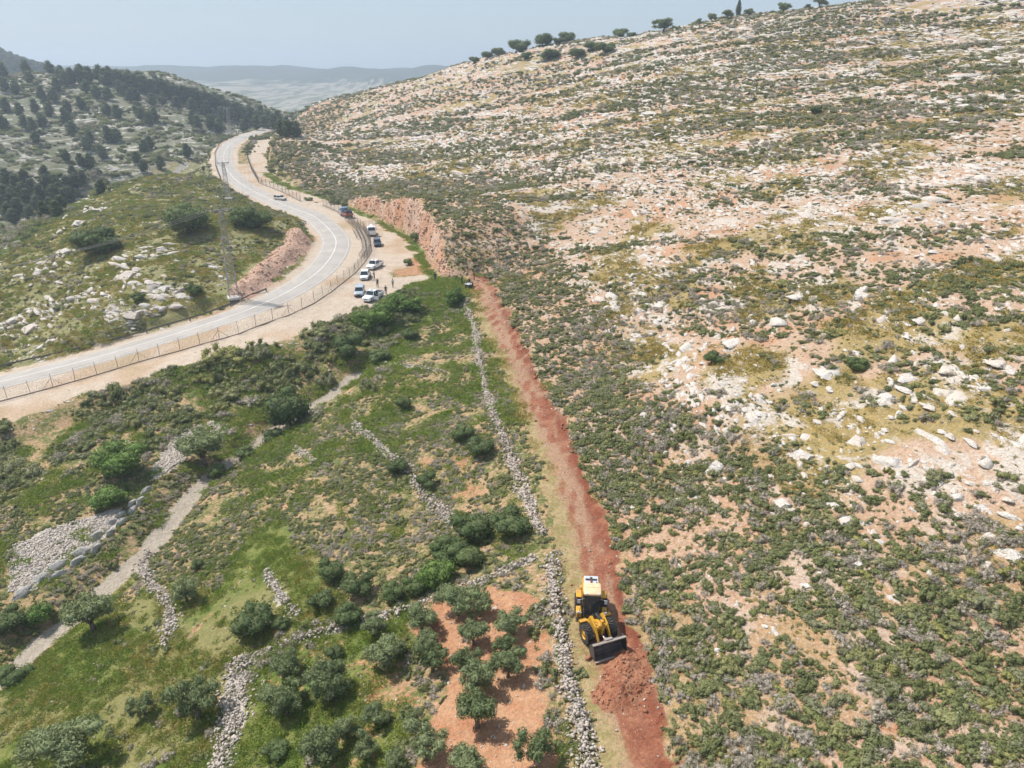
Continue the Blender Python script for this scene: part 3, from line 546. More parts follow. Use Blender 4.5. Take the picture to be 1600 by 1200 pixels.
def zones(x, y, z):
    """what the ground is made of, 0..1 for each kind of surface"""
    x = np.asarray(x, float); y = np.asarray(y, float); r = np.hypot(x, y)
    near = r < 480
    Zn = {k: np.zeros(x.shape) for k in ('track', 'sand', 'path', 'green', 'orange', 'rubble', 'cut', 'hill', 'far', 'verge', 'side', 'spoil', 'left', 'rocky', 'knoll', 'streak', 'edge')}
    xn, yn, zn = x[near], y[near], np.asarray(z)[near]
    wob = (fbm(xn/3, yn/3, 101, 3)-.5)
    dr, drs, _ = along(xn, yn, L['road']); ps = pdist(xn, yn, L['shelf'])
    def w(k, v): Zn[k][near] = v
    d, sd, par = along(xn, yn, L['track'])
    wf = fbm(xn/.9, yn/.9, 117, 3)-.5; w('track', (1-sstep(1.9, 3.0, d+wob*1.8+wf*1.2))*(ps > -2))
    w('verge', np.where(sd < .5, 1, 0)*(1-sstep(2.4, 3.4, d+wob))*sstep(.5, 1.5, -sd+wob*1.6+wf*1.4))
    w('sand', np.maximum(np.maximum(1-sstep(4.6, 7.0, dr+wob*2), (drs > 0)*(1-sstep(9, 11, dr+wob*2))*(np.hypot(xn, yn) < 330)), 1-sstep(-.6, 1.6, ps+wob*2.4)))
    dw, _, _ = along(xn, yn, L['wadi']); w('path', 1-sstep(.7, 1.6, dw+wob*1.0))
    g = 1-sstep(-3, 2, pdist(xn, yn, L['meadow_green'])+wob*6)
    g = np.maximum(g, 1-sstep(-1.5, 1, pdist(xn, yn, L['thicket'])+wob*4))
    gv, _, _ = along(xn, yn, L['grass_verge']); gv = (1-sstep(.9, 2.2, gv+wob*3))*(ps < .5); g = np.maximum(g, gv)
    dd0 = along(xn, yn, L['dirt_patch'])[0]; w('green', g); w('sand', Zn['sand'][near]*(1-gv)*(1-.9*(1-sstep(2, 4.5, dd0+wob*4))))
    w('streak', fbm(sd/.4, yn/7, 111, 3)); w('edge', np.exp(-((sd-2.0+wob)/.75)**2)*sstep(.3, .5, fbm(xn/1.2, yn/1.2, 116, 3)))
    hg = (1-sstep(-1, .8, pdist(xn, yn, L['head_grass'])+wob*3)); w('sand', Zn['sand'][near]*(1-.75*hg)); w('green', np.maximum(g, .62*hg))
    o = 1-sstep(-1.5, 1.5, pdist(xn, yn, L['grove_soil'])+wob*4)
    o = np.maximum(o, .56*(1-sstep(-1.5, 1.5, pdist(xn, yn, L['bare_patch'])+wob*6))*sstep(.3, .6, fbm(xn/2, yn/2, 115, 3)))
    dd, _, _ = along(xn, yn, L['dirt_patch']); o = np.maximum(o, .6*(1-sstep(2, 4, dd+wob*3)))
    o = np.maximum(o, .5*(1-sstep(-1.5, 1.5, pdist(xn, yn, L['grove_stony'])+wob*5))*sstep(.40, .62, fbm(xn/2.5, yn/2.5, 112, 3)))
    for tl in L['trails']: o = np.maximum(o, .55*(1-sstep(.1, .55, along(xn, yn, tl)[0]+wob*1.2))*sstep(.3, .5, fbm(xn/1.3, yn/1.3, 114, 2)))
    w('orange', o)
    rb = np.maximum(1-sstep(-.5, .8, pdist(xn, yn, L['rubble'])+wob*1.5), 1-sstep(-.5, .8, pdist(xn, yn, L['rubble_high'])+wob*1.5))
    for k, l in L['walls'].items():
        dl, _, pr_ = along(xn, yn, l); k_ = 1.0 if k == 'grove_broad' else .45; rb = np.maximum(rb, (1-sstep(.6*k_, 1.3*k_, dl+wob*.8))*(sstep(.3, .5, fbm(xn/2, yn/2, 113, 2)) if k_ < 1 else 1))
    w('rubble', rb)
    dc, _, _ = along(xn, yn, L['cut_face'])
    w('cut', (1-sstep(6.0, 8.0, dc))*sstep(.0, .6, ps)*(1-sstep(2.6, 3.6, ps+wob*1.5))*sstep(.25, .9, zn-lerp_at(along(xn, yn, L['road'])[2], [p[2] for p in L['road']])))
    ds, _, _ = along(xn, yn, L['side_path']); w('side', 1-sstep(.8, 1.7, ds+wob))
    dk, _, _ = along(xn, yn, L['spoil_bank']); w('spoil', 1-sstep(1.6, 3.6, dk+wob*2))
    ph = pdist(xn, yn, L['hill_poly'])
    w('hill', sstep(1.4, 4.0, -ph+wob*3))
    w('rocky', np.maximum(1-sstep(-5, 4, pdist(xn, yn, L['rock_zone'])+wob*8), 0))
    w('green', Zn['green'][near]*(1-Zn['cut'][near]))
    Zn['far'] = sstep(560, 860, r)
    kp = np.full(x.shape, 99.); kp[near] = pdist(xn, yn, L['knoll_poly']); rs_ = np.ones(x.shape); rs_[near] = drs
    Zn['knoll'][near] = (1-sstep(-1, 3, kp[near]))*(drs < 0)
    beyond = sstep(0, 6, kp)*((rs_ < -5) | (r >= 480))*(x < -40)*sstep(120, 150, r)
    Zn['left'] = beyond*(1-Zn['far'])
    return Zn
Zn = zones(xs, ys, zs)
Zn['slow'] = fbm(xs/9, ys/9, 201, 3); Zn['slow2'] = fbm(xs/5, ys/5, 202, 3)

def ground_material():
    N = Nodes('ground_soil_and_rock', .95)
    P = N.pos()
    S = N.scaled(P, (1, 1, 5.5))                      # beds follow the contours
    track, sand, path, green = N.attr('zone_a')
    orange, rubble, cut, hill = N.attr('zone_b')
    far, verge, side, spoil = N.attr('zone_c')
    left, rocky, slow, slow2 = N.attr('zone_d')
    knoll, streak, edge, _ = N.attr('zone_e')
    n1 = slow; n2 = N.noise(P, .55, 3, .6); n3 = N.noise(P, 2.8, 3, .6); n4 = N.noise(P, 11, 2, .6)
    bed = N.noise(S, .14, 4, .62, .4)
    # field: brown-red soil under thin grass
    soil = N.mix(N.ramp(n3, .35, .7), (.34, .205, .115), (.42, .29, .18))
    grass = N.mix(N.ramp(n2, .35, .65), (.105, .125, .035), (.20, .185, .065))
    c = N.mix(N.ramp(N.math('ADD', N.math('MULTIPLY', n2, .6), N.math('MULTIPLY', n3, .5)), .46, .66), grass, soil)
    # hillside: pinkish soil, pale rock, ochre grass
    hs = N.mix(N.ramp(n3, .3, .7), (.40, .25, .165), (.47, .345, .25))
    hs = N.mix(N.ramp(slow2, .55, .72, 0, .7), hs, (.42, .215, .115))
    ochre = N.mix(N.ramp(n3, .35, .65), (.33, .235, .07), (.23, .19, .07))
    hs = N.mix(N.ramp(slow, .46, .60, 0, .85), hs, ochre)
    pale = N.mix(N.ramp(n3, .3, .68), (.53, .45, .375), (.45, .41, .365))
    hs = N.mix(N.math('MULTIPLY', N.ramp(bed, .52, .61), N.ramp(n4, .25, .5, .55, 1.)), hs, pale)
    low = N.mix(N.ramp(n3, .4, .65), (.36, .20, .11), (.46, .31, .21))
    hs = N.mix(N.ramp(rocky, 0, 1, .55, 0), hs, low)
    hs = N.mix(N.ramp(n4, .58, .67, 0, .7), hs, (.55, .48, .41))
    hs = N.mix(N.math('MULTIPLY', N.ramp(N.noise(P, 5.5, 2), .58, .66), .5), hs, (.20, .15, .09))
    c = N.mix(N.ramp(n4, .60, .68, 0, .5), c, (.46, .37, .28))
    c = N.mix(hill, c, hs)
    # knoll: spring grass turning yellow
    kn = N.mix(N.ramp(n2, .3, .7), (.19, .185, .075), (.28, .245, .115)); kn = N.mix(N.ramp(slow2, .4, .65), kn, (.215, .205, .095)); kn = N.mix(N.ramp(n3, .6, .72, 0, .6), kn, (.34, .27, .16))
    c = N.mix(knoll, c, kn)
    # hillside across the valley
    lh = N.mix(N.ramp(n2, .3, .7), (.125, .13, .08), (.19, .18, .125))
    lh = N.mix(N.ramp(slow, .45, .62, 0, .75), lh, (.115, .125, .065))
    lh = N.mix(N.ramp(bed, .53, .60, 0, .8), lh, (.44, .41, .36))
    c = N.mix(left, c, lh)
    # lush meadow
    gm = N.mix(N.ramp(n2, .3, .68), (.085, .135, .022), (.17, .175, .05))
    gm = N.mix(N.ramp(slow, .52, .68, 0, .7), gm, (.25, .21, .095))
    gm = N.mix(N.ramp(n3, .5, .7, 0, .55), gm, (.25, .24, .085)); gm = N.mix(N.ramp(n4, .55, .7, 0, .5), gm, (.06, .09, .02))
    c = N.mix(N.ramp(N.math('ADD', green, N.math('MULTIPLY', N.math('SUBTRACT', n3, .5), .7)), .35, .65), c, gm)
    # orange grove soil with pale stones
    og = N.mix(N.ramp(n2, .3, .7), (.37, .165, .085), (.43, .245, .14))
    og = N.mix(N.ramp(n4, .58, .68, 0, .7), og, (.52, .39, .28))
    c = N.mix(N.ramp(N.math('ADD', orange, N.math('MULTIPLY', N.math('SUBTRACT', n3, .5), .8)), .4, .62), c, og)
    # rubble
    rc = N.mix(N.ramp(n4, .35, .65), (.55, .50, .45), (.30, .26, .22))
    c = N.mix(N.ramp(N.math('ADD', rubble, N.math('MULTIPLY', N.math('SUBTRACT', n3, .5), .6)), .4, .6), c, rc)
    # grey wadi path, dark side path
    pc = N.mix(N.ramp(n3, .3, .7), (.30, .25, .195), (.38, .33, .27))
    c = N.mix(N.ramp(N.math('ADD', path, N.math('MULTIPLY', N.math('SUBTRACT', n3, .5), .5)), .35, .6), c, pc)
    c = N.mix(N.ramp(side, .3, .7), c, N.mix(N.ramp(n3, .3, .7), (.24, .22, .2), (.3, .27, .24)))
    # sandy shelf and shoulders, washed and stained
    sc = N.mix(N.ramp(n2, .3, .7), (.43, .345, .265), (.49, .405, .325))
    sc = N.mix(N.ramp(slow, .52, .72, 0, .7), sc, (.44, .29, .195))
    sc = N.mix(N.ramp(n4, .6, .75, 0, .4), sc, (.42, .32, .24))
    sc = N.mix(N.ramp(N.math('ADD', N.math('MULTIPLY', n1, .6), N.math('MULTIPLY', n3, .4)), .56, .68, 0, .5), sc, (.30, .25, .14))
    c = N.mix(N.ramp(N.math('ADD', sand, N.math('MULTIPLY', N.math('SUBTRACT', n3, .5), .5)), .35, .65), c, sc)
    # track: fresh red earth, paler and grassy along its valley side
    tr = N.mix(N.ramp(n2, .3, .7), (.225, .078, .042), (.31, .135, .078))
    tr = N.mix(N.ramp(streak, .42, .62, 0, .8), tr, (.36, .235, .15))
    tr = N.mix(N.ramp(n3, .55, .7, 0, .6), tr, (.22, .075, .042))
    tr = N.mix(N.ramp(n4, .60, .72, 0, .65), tr, (.55, .42, .33))
    tr = N.mix(N.math('MULTIPLY', verge, N.ramp(n3, .25, .6, .35, 1.)), tr, N.mix(N.ramp(n2, .4, .6), (.36, .28, .145), (.25, .215, .085)))
    tr = N.mix(N.math('MULTIPLY', edge, .85), tr, (.17, .05, .027))
    c = N.mix(N.ramp(N.math('ADD', track, N.math('MULTIPLY', N.math('SUBTRACT', n3, .5), .6)), .35, .6), c, tr)
    # raw cut and spoil
    cc = N.mix(N.ramp(slow2, .35, .65), (.52, .36, .27), (.48, .255, .15))
    cc = N.mix(N.ramp(n2, .52, .66, 0, .8), cc, (.30, .155, .09))
    c = N.mix(cut, c, cc)
    c = N.mix(N.ramp(spoil, .2, .6), c, N.mix(N.ramp(n3, .35, .65), (.36, .185, .12), (.5, .38, .3)))
    # far country
    fd = N.mix(N.ramp(slow, .4, .6), (.11, .12, .075), (.30, .27, .2))
    zz = N.n('SeparateXYZ'); N.ln(P, zz.inputs[0])
    fz = N.math('ADD', zz.outputs[2], N.math('MULTIPLY', N.math('SUBTRACT', slow2, .5), 50))
    fd = N.mix(N.ramp(fz, -14, -4), fd, N.mix(N.ramp(n2, .4, .7), (.035, .05, .03), (.075, .085, .05)))
    c = N.mix(far, c, fd)
    mott = N.noise(P, 3.6, 5, .78)
    c = N.mix(1.0, c, N.colors(mott, [(.28, (.62, .60, .58)), (.5, (1, 1, 1)), (.74, (1.32, 1.3, 1.26))]), 'MULTIPLY')
    hgt = N.math('ADD', N.math('MULTIPLY', n3, .6), N.math('MULTIPLY', n4, .35))
    hgt = N.math('ADD', hgt, N.math('MULTIPLY', N.math('MULTIPLY', bed, hill), 1.2))
    N.bump(hgt, .7, .35)
    return N.out(c)

M = {}
M['ground'] = ground_material()
gme = np_mesh('ground', np.stack([xs, ys, zs], -1), FC, M['ground'], True)
for nm, ks in (('zone_a', ('track', 'sand', 'path', 'green')), ('zone_b', ('orange', 'rubble', 'cut', 'hill')), ('zone_c', ('far', 'verge', 'side', 'spoil')), ('zone_d', ('left', 'rocky', 'slow', 'slow2')), ('zone_e', ('knoll', 'streak', 'edge', 'edge'))):
    at = gme.attributes.new(nm, 'FLOAT_COLOR', 'POINT')
    at.data.foreach_set('color', np.stack([Zn[k] for k in ks], -1).astype(np.float32).ravel())
ground = put('ground', gme); tag(ground, kind='structure')

# ------------------------------------------------------------------ the road
def ribbon(line, offs, lift, step=2.0):
    """cross-section offs (sideways metres, lift) swept along a 3D line"""
    P = np.array([p[:3] for p in line], float)
    s = np.concatenate([[0], np.cumsum(np.hypot(*np.diff(P[:, :2], axis=0).T))])
    t = np.linspace(0, s[-1], max(2, int(s[-1]/step)))
    Q = np.stack([np.interp(t, s, P[:, k]) for k in range(3)], -1)
    d = np.gradient(Q[:, :2], axis=0)
    for _ in range(3): d[1:-1] = (d[:-2]+2*d[1:-1]+d[2:])/4
    d /= np.linalg.norm(d, axis=1)[:, None]
    nrm = np.stack([d[:, 1], -d[:, 0]], -1)
    V = np.concatenate([np.concatenate([Q[:, :2]+nrm*o, Q[:, 2:3]+lift+l], 1) for o, l in offs]).reshape(len(offs), -1, 3)
    n = len(Q); m = len(offs)
    V = V.transpose(1, 0, 2).reshape(-1, 3); ix = np.arange(n*m).reshape(n, m)
    Fq = np.stack([ix[:-1, :-1], ix[:-1, 1:], ix[1:, 1:], ix[1:, :-1]], -1).reshape(-1, 4)
    return V, Fq[:, ::-1]
def asphalt():
    N = Nodes('sun_bleached_asphalt', .88); P = N.pos()
    c = N.mix(N.ramp(N.noise(P, .25, 4), .35, .65), (.345, .315, .285), (.39, .36, .33))
    c = N.mix(N.ramp(N.noise(P, 6, 3), .45, .7, 0, .4), c, (.33, .30, .28))
    c = N.mix(N.ramp(N.noise(N.scaled(P, (1, .3, 1)), .5, 4), .56, .7, 0, .45), c, (.50, .42, .335))
    N.bump(N.noise(P, 30, 2), .2, .02); return N.out(c)
M['asphalt'] = asphalt()
def worn_white():
    N = Nodes('worn_white_line', .8); P = N.pos()
    return N.out(N.mix(N.ramp(N.noise(P, 2.5, 4), .45, .75, 0, .55), (.68, .66, .63), (.4, .37, .33)))
M['line'] = worn_white()
def faint_white():
    N = Nodes('faded_edge_line', .85); P = N.pos()
    return N.out(N.mix(N.ramp(N.noise(P, 1.2, 4), .35, .65, .35, .9), (.66, .62, .57), (.47, .42, .37)))
M['faint_line'] = faint_white()
HW = 3.25
V, Fq = ribbon(L['road'], [(-HW-.25, -.09), (-HW, .0), (-HW/2, .035), (0, .05), (HW/2, .035), (HW, .0), (HW+.25, -.09)], .03)
road = put('road', np_mesh('road', V, Fq, M['asphalt'], True)); tag(road, kind='structure')
for nm, o, wd in (('centre_line', 0, .16), ('edge_line', -HW+.25, .11), ('edge_line', HW-.25, .11)):
    zc = .05*(1-abs(o)/HW)+.006
    V, Fq = ribbon(L['road'], [(o-wd/2, zc), (o+wd/2, zc)], .03)
    ln_ = put(nm, np_mesh(nm, V, Fq, M['line' if o == 0 else 'faint_line']), road)

# ------------------------------------------------------------------ fence, guard rails, pylons
M['post'] = paint('rusty_fence_steel', (.07, .062, .058), .8, .2, dirt=.4, dirt_col=(.14, .09, .065))
M['wire'] = paint('weathered_wire', (.20, .185, .17), .7, .3, dirt=.3)
M['zinc'] = paint('galvanised_steel', (.33, .33, .33), .55, .4, dirt=.4)
M['rail'] = paint('dull_guard_rail', (.13, .125, .12), .6, .3, dirt=.45)
M['concrete'] = paint('dusty_concrete', (.52, .48, .44), .95, dirt=.5, dirt_col=(.4, .32, .24))
M['porcelain'] = paint('brown_insulator', (.20, .10, .06), .3, dirt=.1)
M['cable'] = paint('dark_conductor', (.16, .16, .17), .5, .3, dirt=.1)

def resample(line, step):
    P = np.array([p[:2] for p in line], float); s = np.concatenate([[0], np.cumsum(np.hypot(*np.diff(P, axis=0).T))])
    n = max(1, int(round(s[-1]/step))); t = np.linspace(0, s[-1], n+1)
    return np.stack([np.interp(t, s, P[:, k]) for k in (0, 1)], -1)

def fence(line, label, step, hgt, brace, coil=(), rad=.036):
    Q = resample(line, step); z = ground_z(Q[:, 0], Q[:, 1]); o = Vector((Q[0, 0], Q[0, 1], z[0]))
    e = empty('wire_fence', o); tag(e, label, 'fence', 'wire fences along the road')
    P = [Vector((a, b, c))-o for (a, b), c in zip(Q, z)]
    pm = MB().tube([(0, 0, -.3), (0, 0, hgt*.84), (0, 0, hgt)], rad, 5).mesh('post', M['post'])
    g = random.Random(3)
    for i, p in enumerate(P):
        q = put('post', pm, e, p); q.rotation_euler = (g.uniform(-.05, .05), g.uniform(-.05, .05), g.random()*6)
        if i % brace == 0:
            for sgn in (-1, 1):
                j = i+sgn
                if 0 <= j < len(P):
                    d = (P[j]-p)*.48; MB().tube([p+Vector((0, 0, hgt*.72)), p+d+Vector((0, 0, .02))], rad*.7, 4).build('brace', M['post'], e)
    mb = MB()
    for k in range(7):
        mb.tube([p+Vector((0, 0, .15+k*(hgt-.2)/6)) for p in P], .011, 3, False)
    for a, b in zip(P[:-1], P[1:]):
        n = 7
        for k in range(n):
            u, v = a.lerp(b, k/n), a.lerp(b, (k+.5)/n); w = a.lerp(b, (k+1)/n)
            mb.tube([u+Vector((0, 0, .15)), v+Vector((0, 0, hgt*.9))], .006, 3, False); mb.tube([v+Vector((0, 0, hgt*.9)), w+Vector((0, 0, .15))], .006, 3, False)
    mb.build('wire_mesh', M['wire'], e)['kind'] = 'stuff'
    sill = MB()
    for a, b in zip(P[:-1], P[1:]):
        d = b-a; m = (a+b)/2; sill.box((m.x, m.y, m.z+.02), (d.length+.03, .2, .24), (0, -math.asin(d.z/d.length), math.atan2(d.y, d.x)))
    sill.build('sill', paint('brown_fence_sill', (.22, .18, .15), .95, dirt=.4), e)
    for i0, i1, turns, rr, off in coil:
        pts = []; seg = P[i0:i1+1]
        for a, b in zip(seg[:-1], seg[1:]):
            d = (b-a); sd_ = Vector((-d.y, d.x, 0)).normalized()
            for k in range(turns*7):
                t = k/(turns*7); an = 6.283*t*turns; r1 = rr*g.uniform(.75, 1.15)
                pts.append(a.lerp(b, t)+sd_*(off+math.cos(an)*r1)+Vector((0, 0, rr*.9+math.sin(an)*r1)))
        MB().tube(pts, .013, 3, False).build('razor_coil', M['wire'], e)
    return e
nf = len(resample(L['fence'], 3.2))-1
fence(L['fence'], 'long wire fence with leaning steel posts beside the near road bend', 3.2, 2.3, 4, [(3, 30, 4, .45, .8), (28, nf-8, 11, .6, .7), (28, nf-8, 11, .6, 1.5), (34, nf-12, 9, .6, 2.4), (nf-8, nf, 4, .45, .7)])
fence(L['fence_far'], 'wire fence along the far sandy verge of the road', 3.6, 2.3, 5, [], .06)

def guard_rail(line, label):
    Q = resample(line, 3.8); z = ground_z(Q[:, 0], Q[:, 1]); dr_, _, par = along(Q[:, 0], Q[:, 1], L['road']); z = lerp_at(par, [p[2] for p in L['road']])-.06
    e = empty('guard_rail', (Q[0, 0], Q[0, 1], z[0])); tag(e, label, 'guard rail', 'guard rails on the valley side of the road'); o = Vector(e.location)
    pm = MB().box((0, 0, .3), (.17, .17, 1.0)).mesh('post', M['rail'])
    for (a, b), c in zip(Q, z): put('post', pm, e, Vector((a, b, c))-o)
    line3 = [(a-o.x, b-o.y, c-o.z) for (a, b), c in zip(Q, z)]
    V, Fq = ribbon(line3, [(.10, .46), (.16, .54), (.10, .61), (.16, .68), (.10, .77)], 0, 1.2)
    put('rail', np_mesh('rail', V, Fq, M['rail'], True), e)
guard_rail(L['rail_near'], 'steel guard rail along the near straight of the road')
guard_rail(L['rail_far'], 'dark guard rail round the outside of the far bend')

def pylon(x, y, hgt, rz, label, far=1.0):
    e = empty('lattice_pylon', (x, y, GZ(x, y)), rz); tag(e, label, 'pylon', 'lattice pylons of one power line')
    b, t = .85, .34; rr = .058*far
    def corner(k, f): w = b+(t-b)*f; return Vector((w*(1, 1, -1, -1)[k], w*(1, -1, -1, 1)[k], hgt*f))
    for k in range(4): MB().tube([corner(k, 0)-Vector((0, 0, .3)), corner(k, 1)], rr, 4).build('leg', M['zinc'], e)
    n = 13
    for k in range(4):
        mb = MB()
        for i in range(n):
            a, c = i/n, (i+1)/n; j = (k+1) % 4
            mb.tube([corner(k, a), corner(j, c)], rr*.6, 4); mb.tube([corner(j, a), corner(k, c)], rr*.5, 4)
            if i % 3 == 0: mb.tube([corner(k, a), corner(j, a)], rr*.6, 4)
        mb.build('bracing', M['zinc'], e)
    mb = MB(); mb.box((0, 0, hgt+.05), (3.3, .2*far, .18*far)); mb.box((0, 0, hgt-.3), (.8, .8, .12))
    for s in (-1, 1): mb.tube([(s*1.5, 0, hgt), (s*.3, 0, hgt-1.0)], rr*.8, 4)
    mb.build('crossarm', M['zinc'], e)
    for s in (-1.5, 0, 1.5):
        MB().lathe([(.02, 0), (.09, .05), (.05, .12), (.1, .18), (.05, .25), (.1, .31), (.03, .4)], (s, 0, hgt+.14), 'z', 8).build('insulator', M['porcelain'], e)
    MB().box((0, 0, .15), (2.3, 2.3, .5), bev=.08).build('footing', M['concrete'], e)
    return [Vector((x, y, GZ(x, y)))+Matrix.Rotation(rz, 3, 'Z') @ Vector((s, 0, hgt+.55)) for s in (-1.5, 0, 1.5)]
pl = L['pylons']
T0 = pylon(*pl[0], 16.6, R(28), 'nearest tall lattice pylon on white footing beside the guard rail')
T1 = pylon(*pl[1], 10.5, R(20), 'second lattice pylon beyond the knoll in front of the far bend', 1.1)
T2 = pylon(*pl[2], 14.5, R(15), 'farthest pale lattice pylon where the road leaves the bend', 1.5)
T3 = pylon(-128.0, 118.0, 15.0, R(75), 'lattice pylon left of the knoll carrying the line onward')
def cable(a, b, sag, label, r):
    pts = [a.lerp(b, t/24)-Vector((0, 0, sag*4*(t/24)*(1-t/24))) for t in range(25)]
    o = MB().tube(pts, r, 4).build('overhead_cable', M['cable']); tag(o, label, 'cable', 'overhead cables')
for nm, A, B, sag, r in (('between the nearest and second pylon', T0, T1, 2.2, .022), ('between the second and farthest pylon', T1, T2, 3.5, .028), ('crossing the knoll left of the nearest pylon', T0, T3, 3.0, .022)):
    for k, w in enumerate(('left', 'middle', 'right')): cable(A[k], B[k], sag, '%s overhead cable %s' % (w, nm), r)

# ------------------------------------------------------------------ vehicles (local: x forward, y left, z up, origin on the ground)
M['tyre'] = paint('dusty_tyre_rubber', (.035, .033, .032), .9, dirt=.45, dirt_col=(.2, .13, .09))
M['rim'] = paint('wheel_rim', (.45, .45, .46), .4, .6, dirt=.3)
M['glass'] = paint('tinted_glass', (.02, .032, .04), .08, dirt=.12, dirt_col=(.25, .24, .22))
M['black'] = paint('black_plastic', (.022, .022, .024), .6, dirt=.2)
M['lamp'] = paint('lamp_glass', (.75, .75, .72), .15, dirt=.05)
M['tail'] = paint('red_lamp', (.45, .02, .02), .2, dirt=.05)
M['yellow'] = paint('loader_yellow', (.60, .315, .022), .5, dirt=.75, dirt_col=(.34, .20, .11), scale=2.6)
M['cream'] = paint('sun_faded_roof', (.68, .50, .30), .6, dirt=.25)
M['steel'] = paint('worn_bucket_steel', (.46, .40, .35), .45, .5, dirt=.4)
M['dark_steel'] = paint('dark_bucket_steel', (.085, .075, .075), .55, .4, dirt=.35)
M['chrome'] = paint('cylinder_rod', (.62, .62, .63), .2, .9, dirt=.1)
M['silver_hood'] = paint('silver_hood', (.55, .57, .62), .4, .2, dirt=.2)

def loft(mb, stations, nz=0):
    """stations (x, half width, z0, z1, rounding) -> closed smooth body"""
    v = []; f = []; n = 12
    for x, w, z0, z1, r in stations:
        r = min(r, w*.8, (z1-z0)*.45)
        for cy, cz, a0 in ((w-r, z1-r, 0), (-w+r, z1-r, 90), (-w+r, z0+r, 180), (w-r, z0+r, 270)):
            for a in (0, 45, 90): v.append((x, cy+r*math.cos(R(a0+a)), cz+r*math.sin(R(a0+a))))
    for i in range(len(stations)-1):
        for k in range(n):
            j = (k+1) % n; f.append((i*n+k, i*n+j, i*n+n+j, i*n+n+k))
    f.append(tuple(range(n-1, -1, -1))); f.append(tuple(range((len(stations)-1)*n, len(stations)*n)))
    mb.add(v, f); return mb
def wheel(parent, x, y, r, w, rim_mat=None):
    e = empty('wheel', (x, y, r)); e.parent = parent
    MB().lathe([(r*.6, -w/2), (r*.92, -w/2), (r, -w*.3), (r, w*.3), (r*.92, w/2), (r*.6, w/2)], (0, 0, 0), 'y', 20).build('tyre', M['tyre'], e, True)
    s = 1 if y > 0 else -1
    MB().lathe([(.01, s*w*.3), (r*.2, s*w*.42), (r*.5, s*w*.36), (r*.62, s*w*.46)], (0, 0, 0), 'y', 16).build('rim', rim_mat or M['rim'], e, True)
def car(name, label, cat, xy, head, kind, colour, length=4.3, width=1.76, hgt=1.5, open_door=False, group='vehicles parked on the sandy shelf'):
    x, y = xy; e = empty(name, (x, y, GZ(x, y)+.02), math.atan2(head[1], head[0])); tag(e, label, cat, group)
    body = paint('car_paint', colour, .28, .15 if max(colour) < .6 else 0, dirt=.22, coat=.5)
    l, w = length/2, width/2; g = .24; belt = hgt*.60
    if kind == 'pickup':
        loft(MB(), [(-l, w*.94, g+.16, belt*.9, .08), (-l+.08, w, g+.1, belt, .1), (-.1*length, w, g, belt, .1), (.22*length, w, g, belt+.02, .12), (.30*length, w, g, belt*.98, .14), (l-.2, w*.95, g+.03, belt*.88, .16), (l, w*.84, g+.14, belt*.72, .14)]).build('body', body, e, True)
        r0, r1, r2, r3 = -.10*length, -.07*length, .13*length, .25*length
        MB().box((-.31*length, 0, belt+.006), (length*.36, width*.84, .02)).build('bed', M['black'], e)
        MB().box((-l+.02, 0, belt*.82), (.05, width*.86, .42), bev=.02).build('tailgate', body, e)
    elif kind == 'suv':
        loft(MB(), [(-l, w*.88, g+.16, belt*.95, .14), (-l+.18, w*.98, g+.05, belt, .14), (0, w, g, belt, .12), (.22*length, w, g, belt, .14), (l-.25, w*.95, g+.03, belt*.92, .18), (l, w*.82, g+.14, belt*.74, .16)]).build('body', body, e, True)
        r0, r1, r2, r3 = -.47*length, -.43*length, .10*length, .22*length
    else:
        loft(MB(), [(-l, w*.84, g+.18, belt*.95, .16), (-l+.25, w*.97, g+.05, belt, .16), (0, w, g, belt, .14), (.2*length, w, g, belt*.98, .16), (l-.3, w*.93, g+.03, belt*.84, .2), (l, w*.76, g+.14, belt*.66, .16)]).build('body', body, e, True)
        r0, r1, r2, r3 = -.44*length, -.30*length, .06*length, .24*length
    zt = hgt-.05
    prof = lambda k, zz: [(r0, belt-.03), (r3, belt-.03), (r2, zz), (r1, zz)]
    mb = MB(); a, b = w*.92, w*.76
    v = [(r0, a, belt-.04), (r3, a, belt-.04), (r3, -a, belt-.04), (r0, -a, belt-.04), (r1, b, zt), (r2, b, zt), (r2, -b, zt), (r1, -b, zt)]
    mb.add(v, [(0, 1, 5, 4), (1, 2, 6, 5), (2, 3, 7, 6), (3, 0, 4, 7), (4, 5, 6, 7)]).build('windows', M['glass'], e)
    roof = MB().box(((r1+r2)/2, 0, hgt-.02), (r2-r1+.16, b*2+.10, .08), bev=.035).build('roof', body, e)
    if kind == 'pickup': MB().box(((r1+r2)/2+.1, 0, hgt+.024), (.5, .5, .02)).build('sunroof', M['glass'], roof)
    for s in (-1, 1):
        for p0, p1 in (((r3, belt), (r2, zt)), ((r0, belt), (r1, zt)), (((r0+r3)/2-.02, belt), ((r1+r2)/2, zt))):
            MB().tube([(p0[0], s*(a+.005), p0[1]-.03), (p1[0], s*(b+.01), p1[1]+.02)], .04, 5).build('pillar', body, e)
        MB().box((r3-.12, s*(w+.09), belt+.08), (.1, .18, .13), bev=.03).build('mirror', body, e)
        MB().box((l-.09, s*w*.66, belt*.66), (.10, .34, .15), bev=.03).build('headlight', M['lamp'], e)
        MB().box((-l+.04, s*w*.78, belt*.72), (.08, .2, .26), bev=.02).build('tail_light', M['tail'], e)
        MB().box(((r0+r3)/2+.3, s*(w+.004), belt*.82), (.16, .02, .04)).build('door_handle', M['black'], e)
    MB().box((l-.03, 0, belt*.55), (.08, width*.46, .18), bev=.02).build('grille', M['black'], e)
    MB().box((l-.05, 0, g+.12), (.16, width*.86, .18), bev=.05).build('bumper', body if kind != 'suv' else M['black'], e)
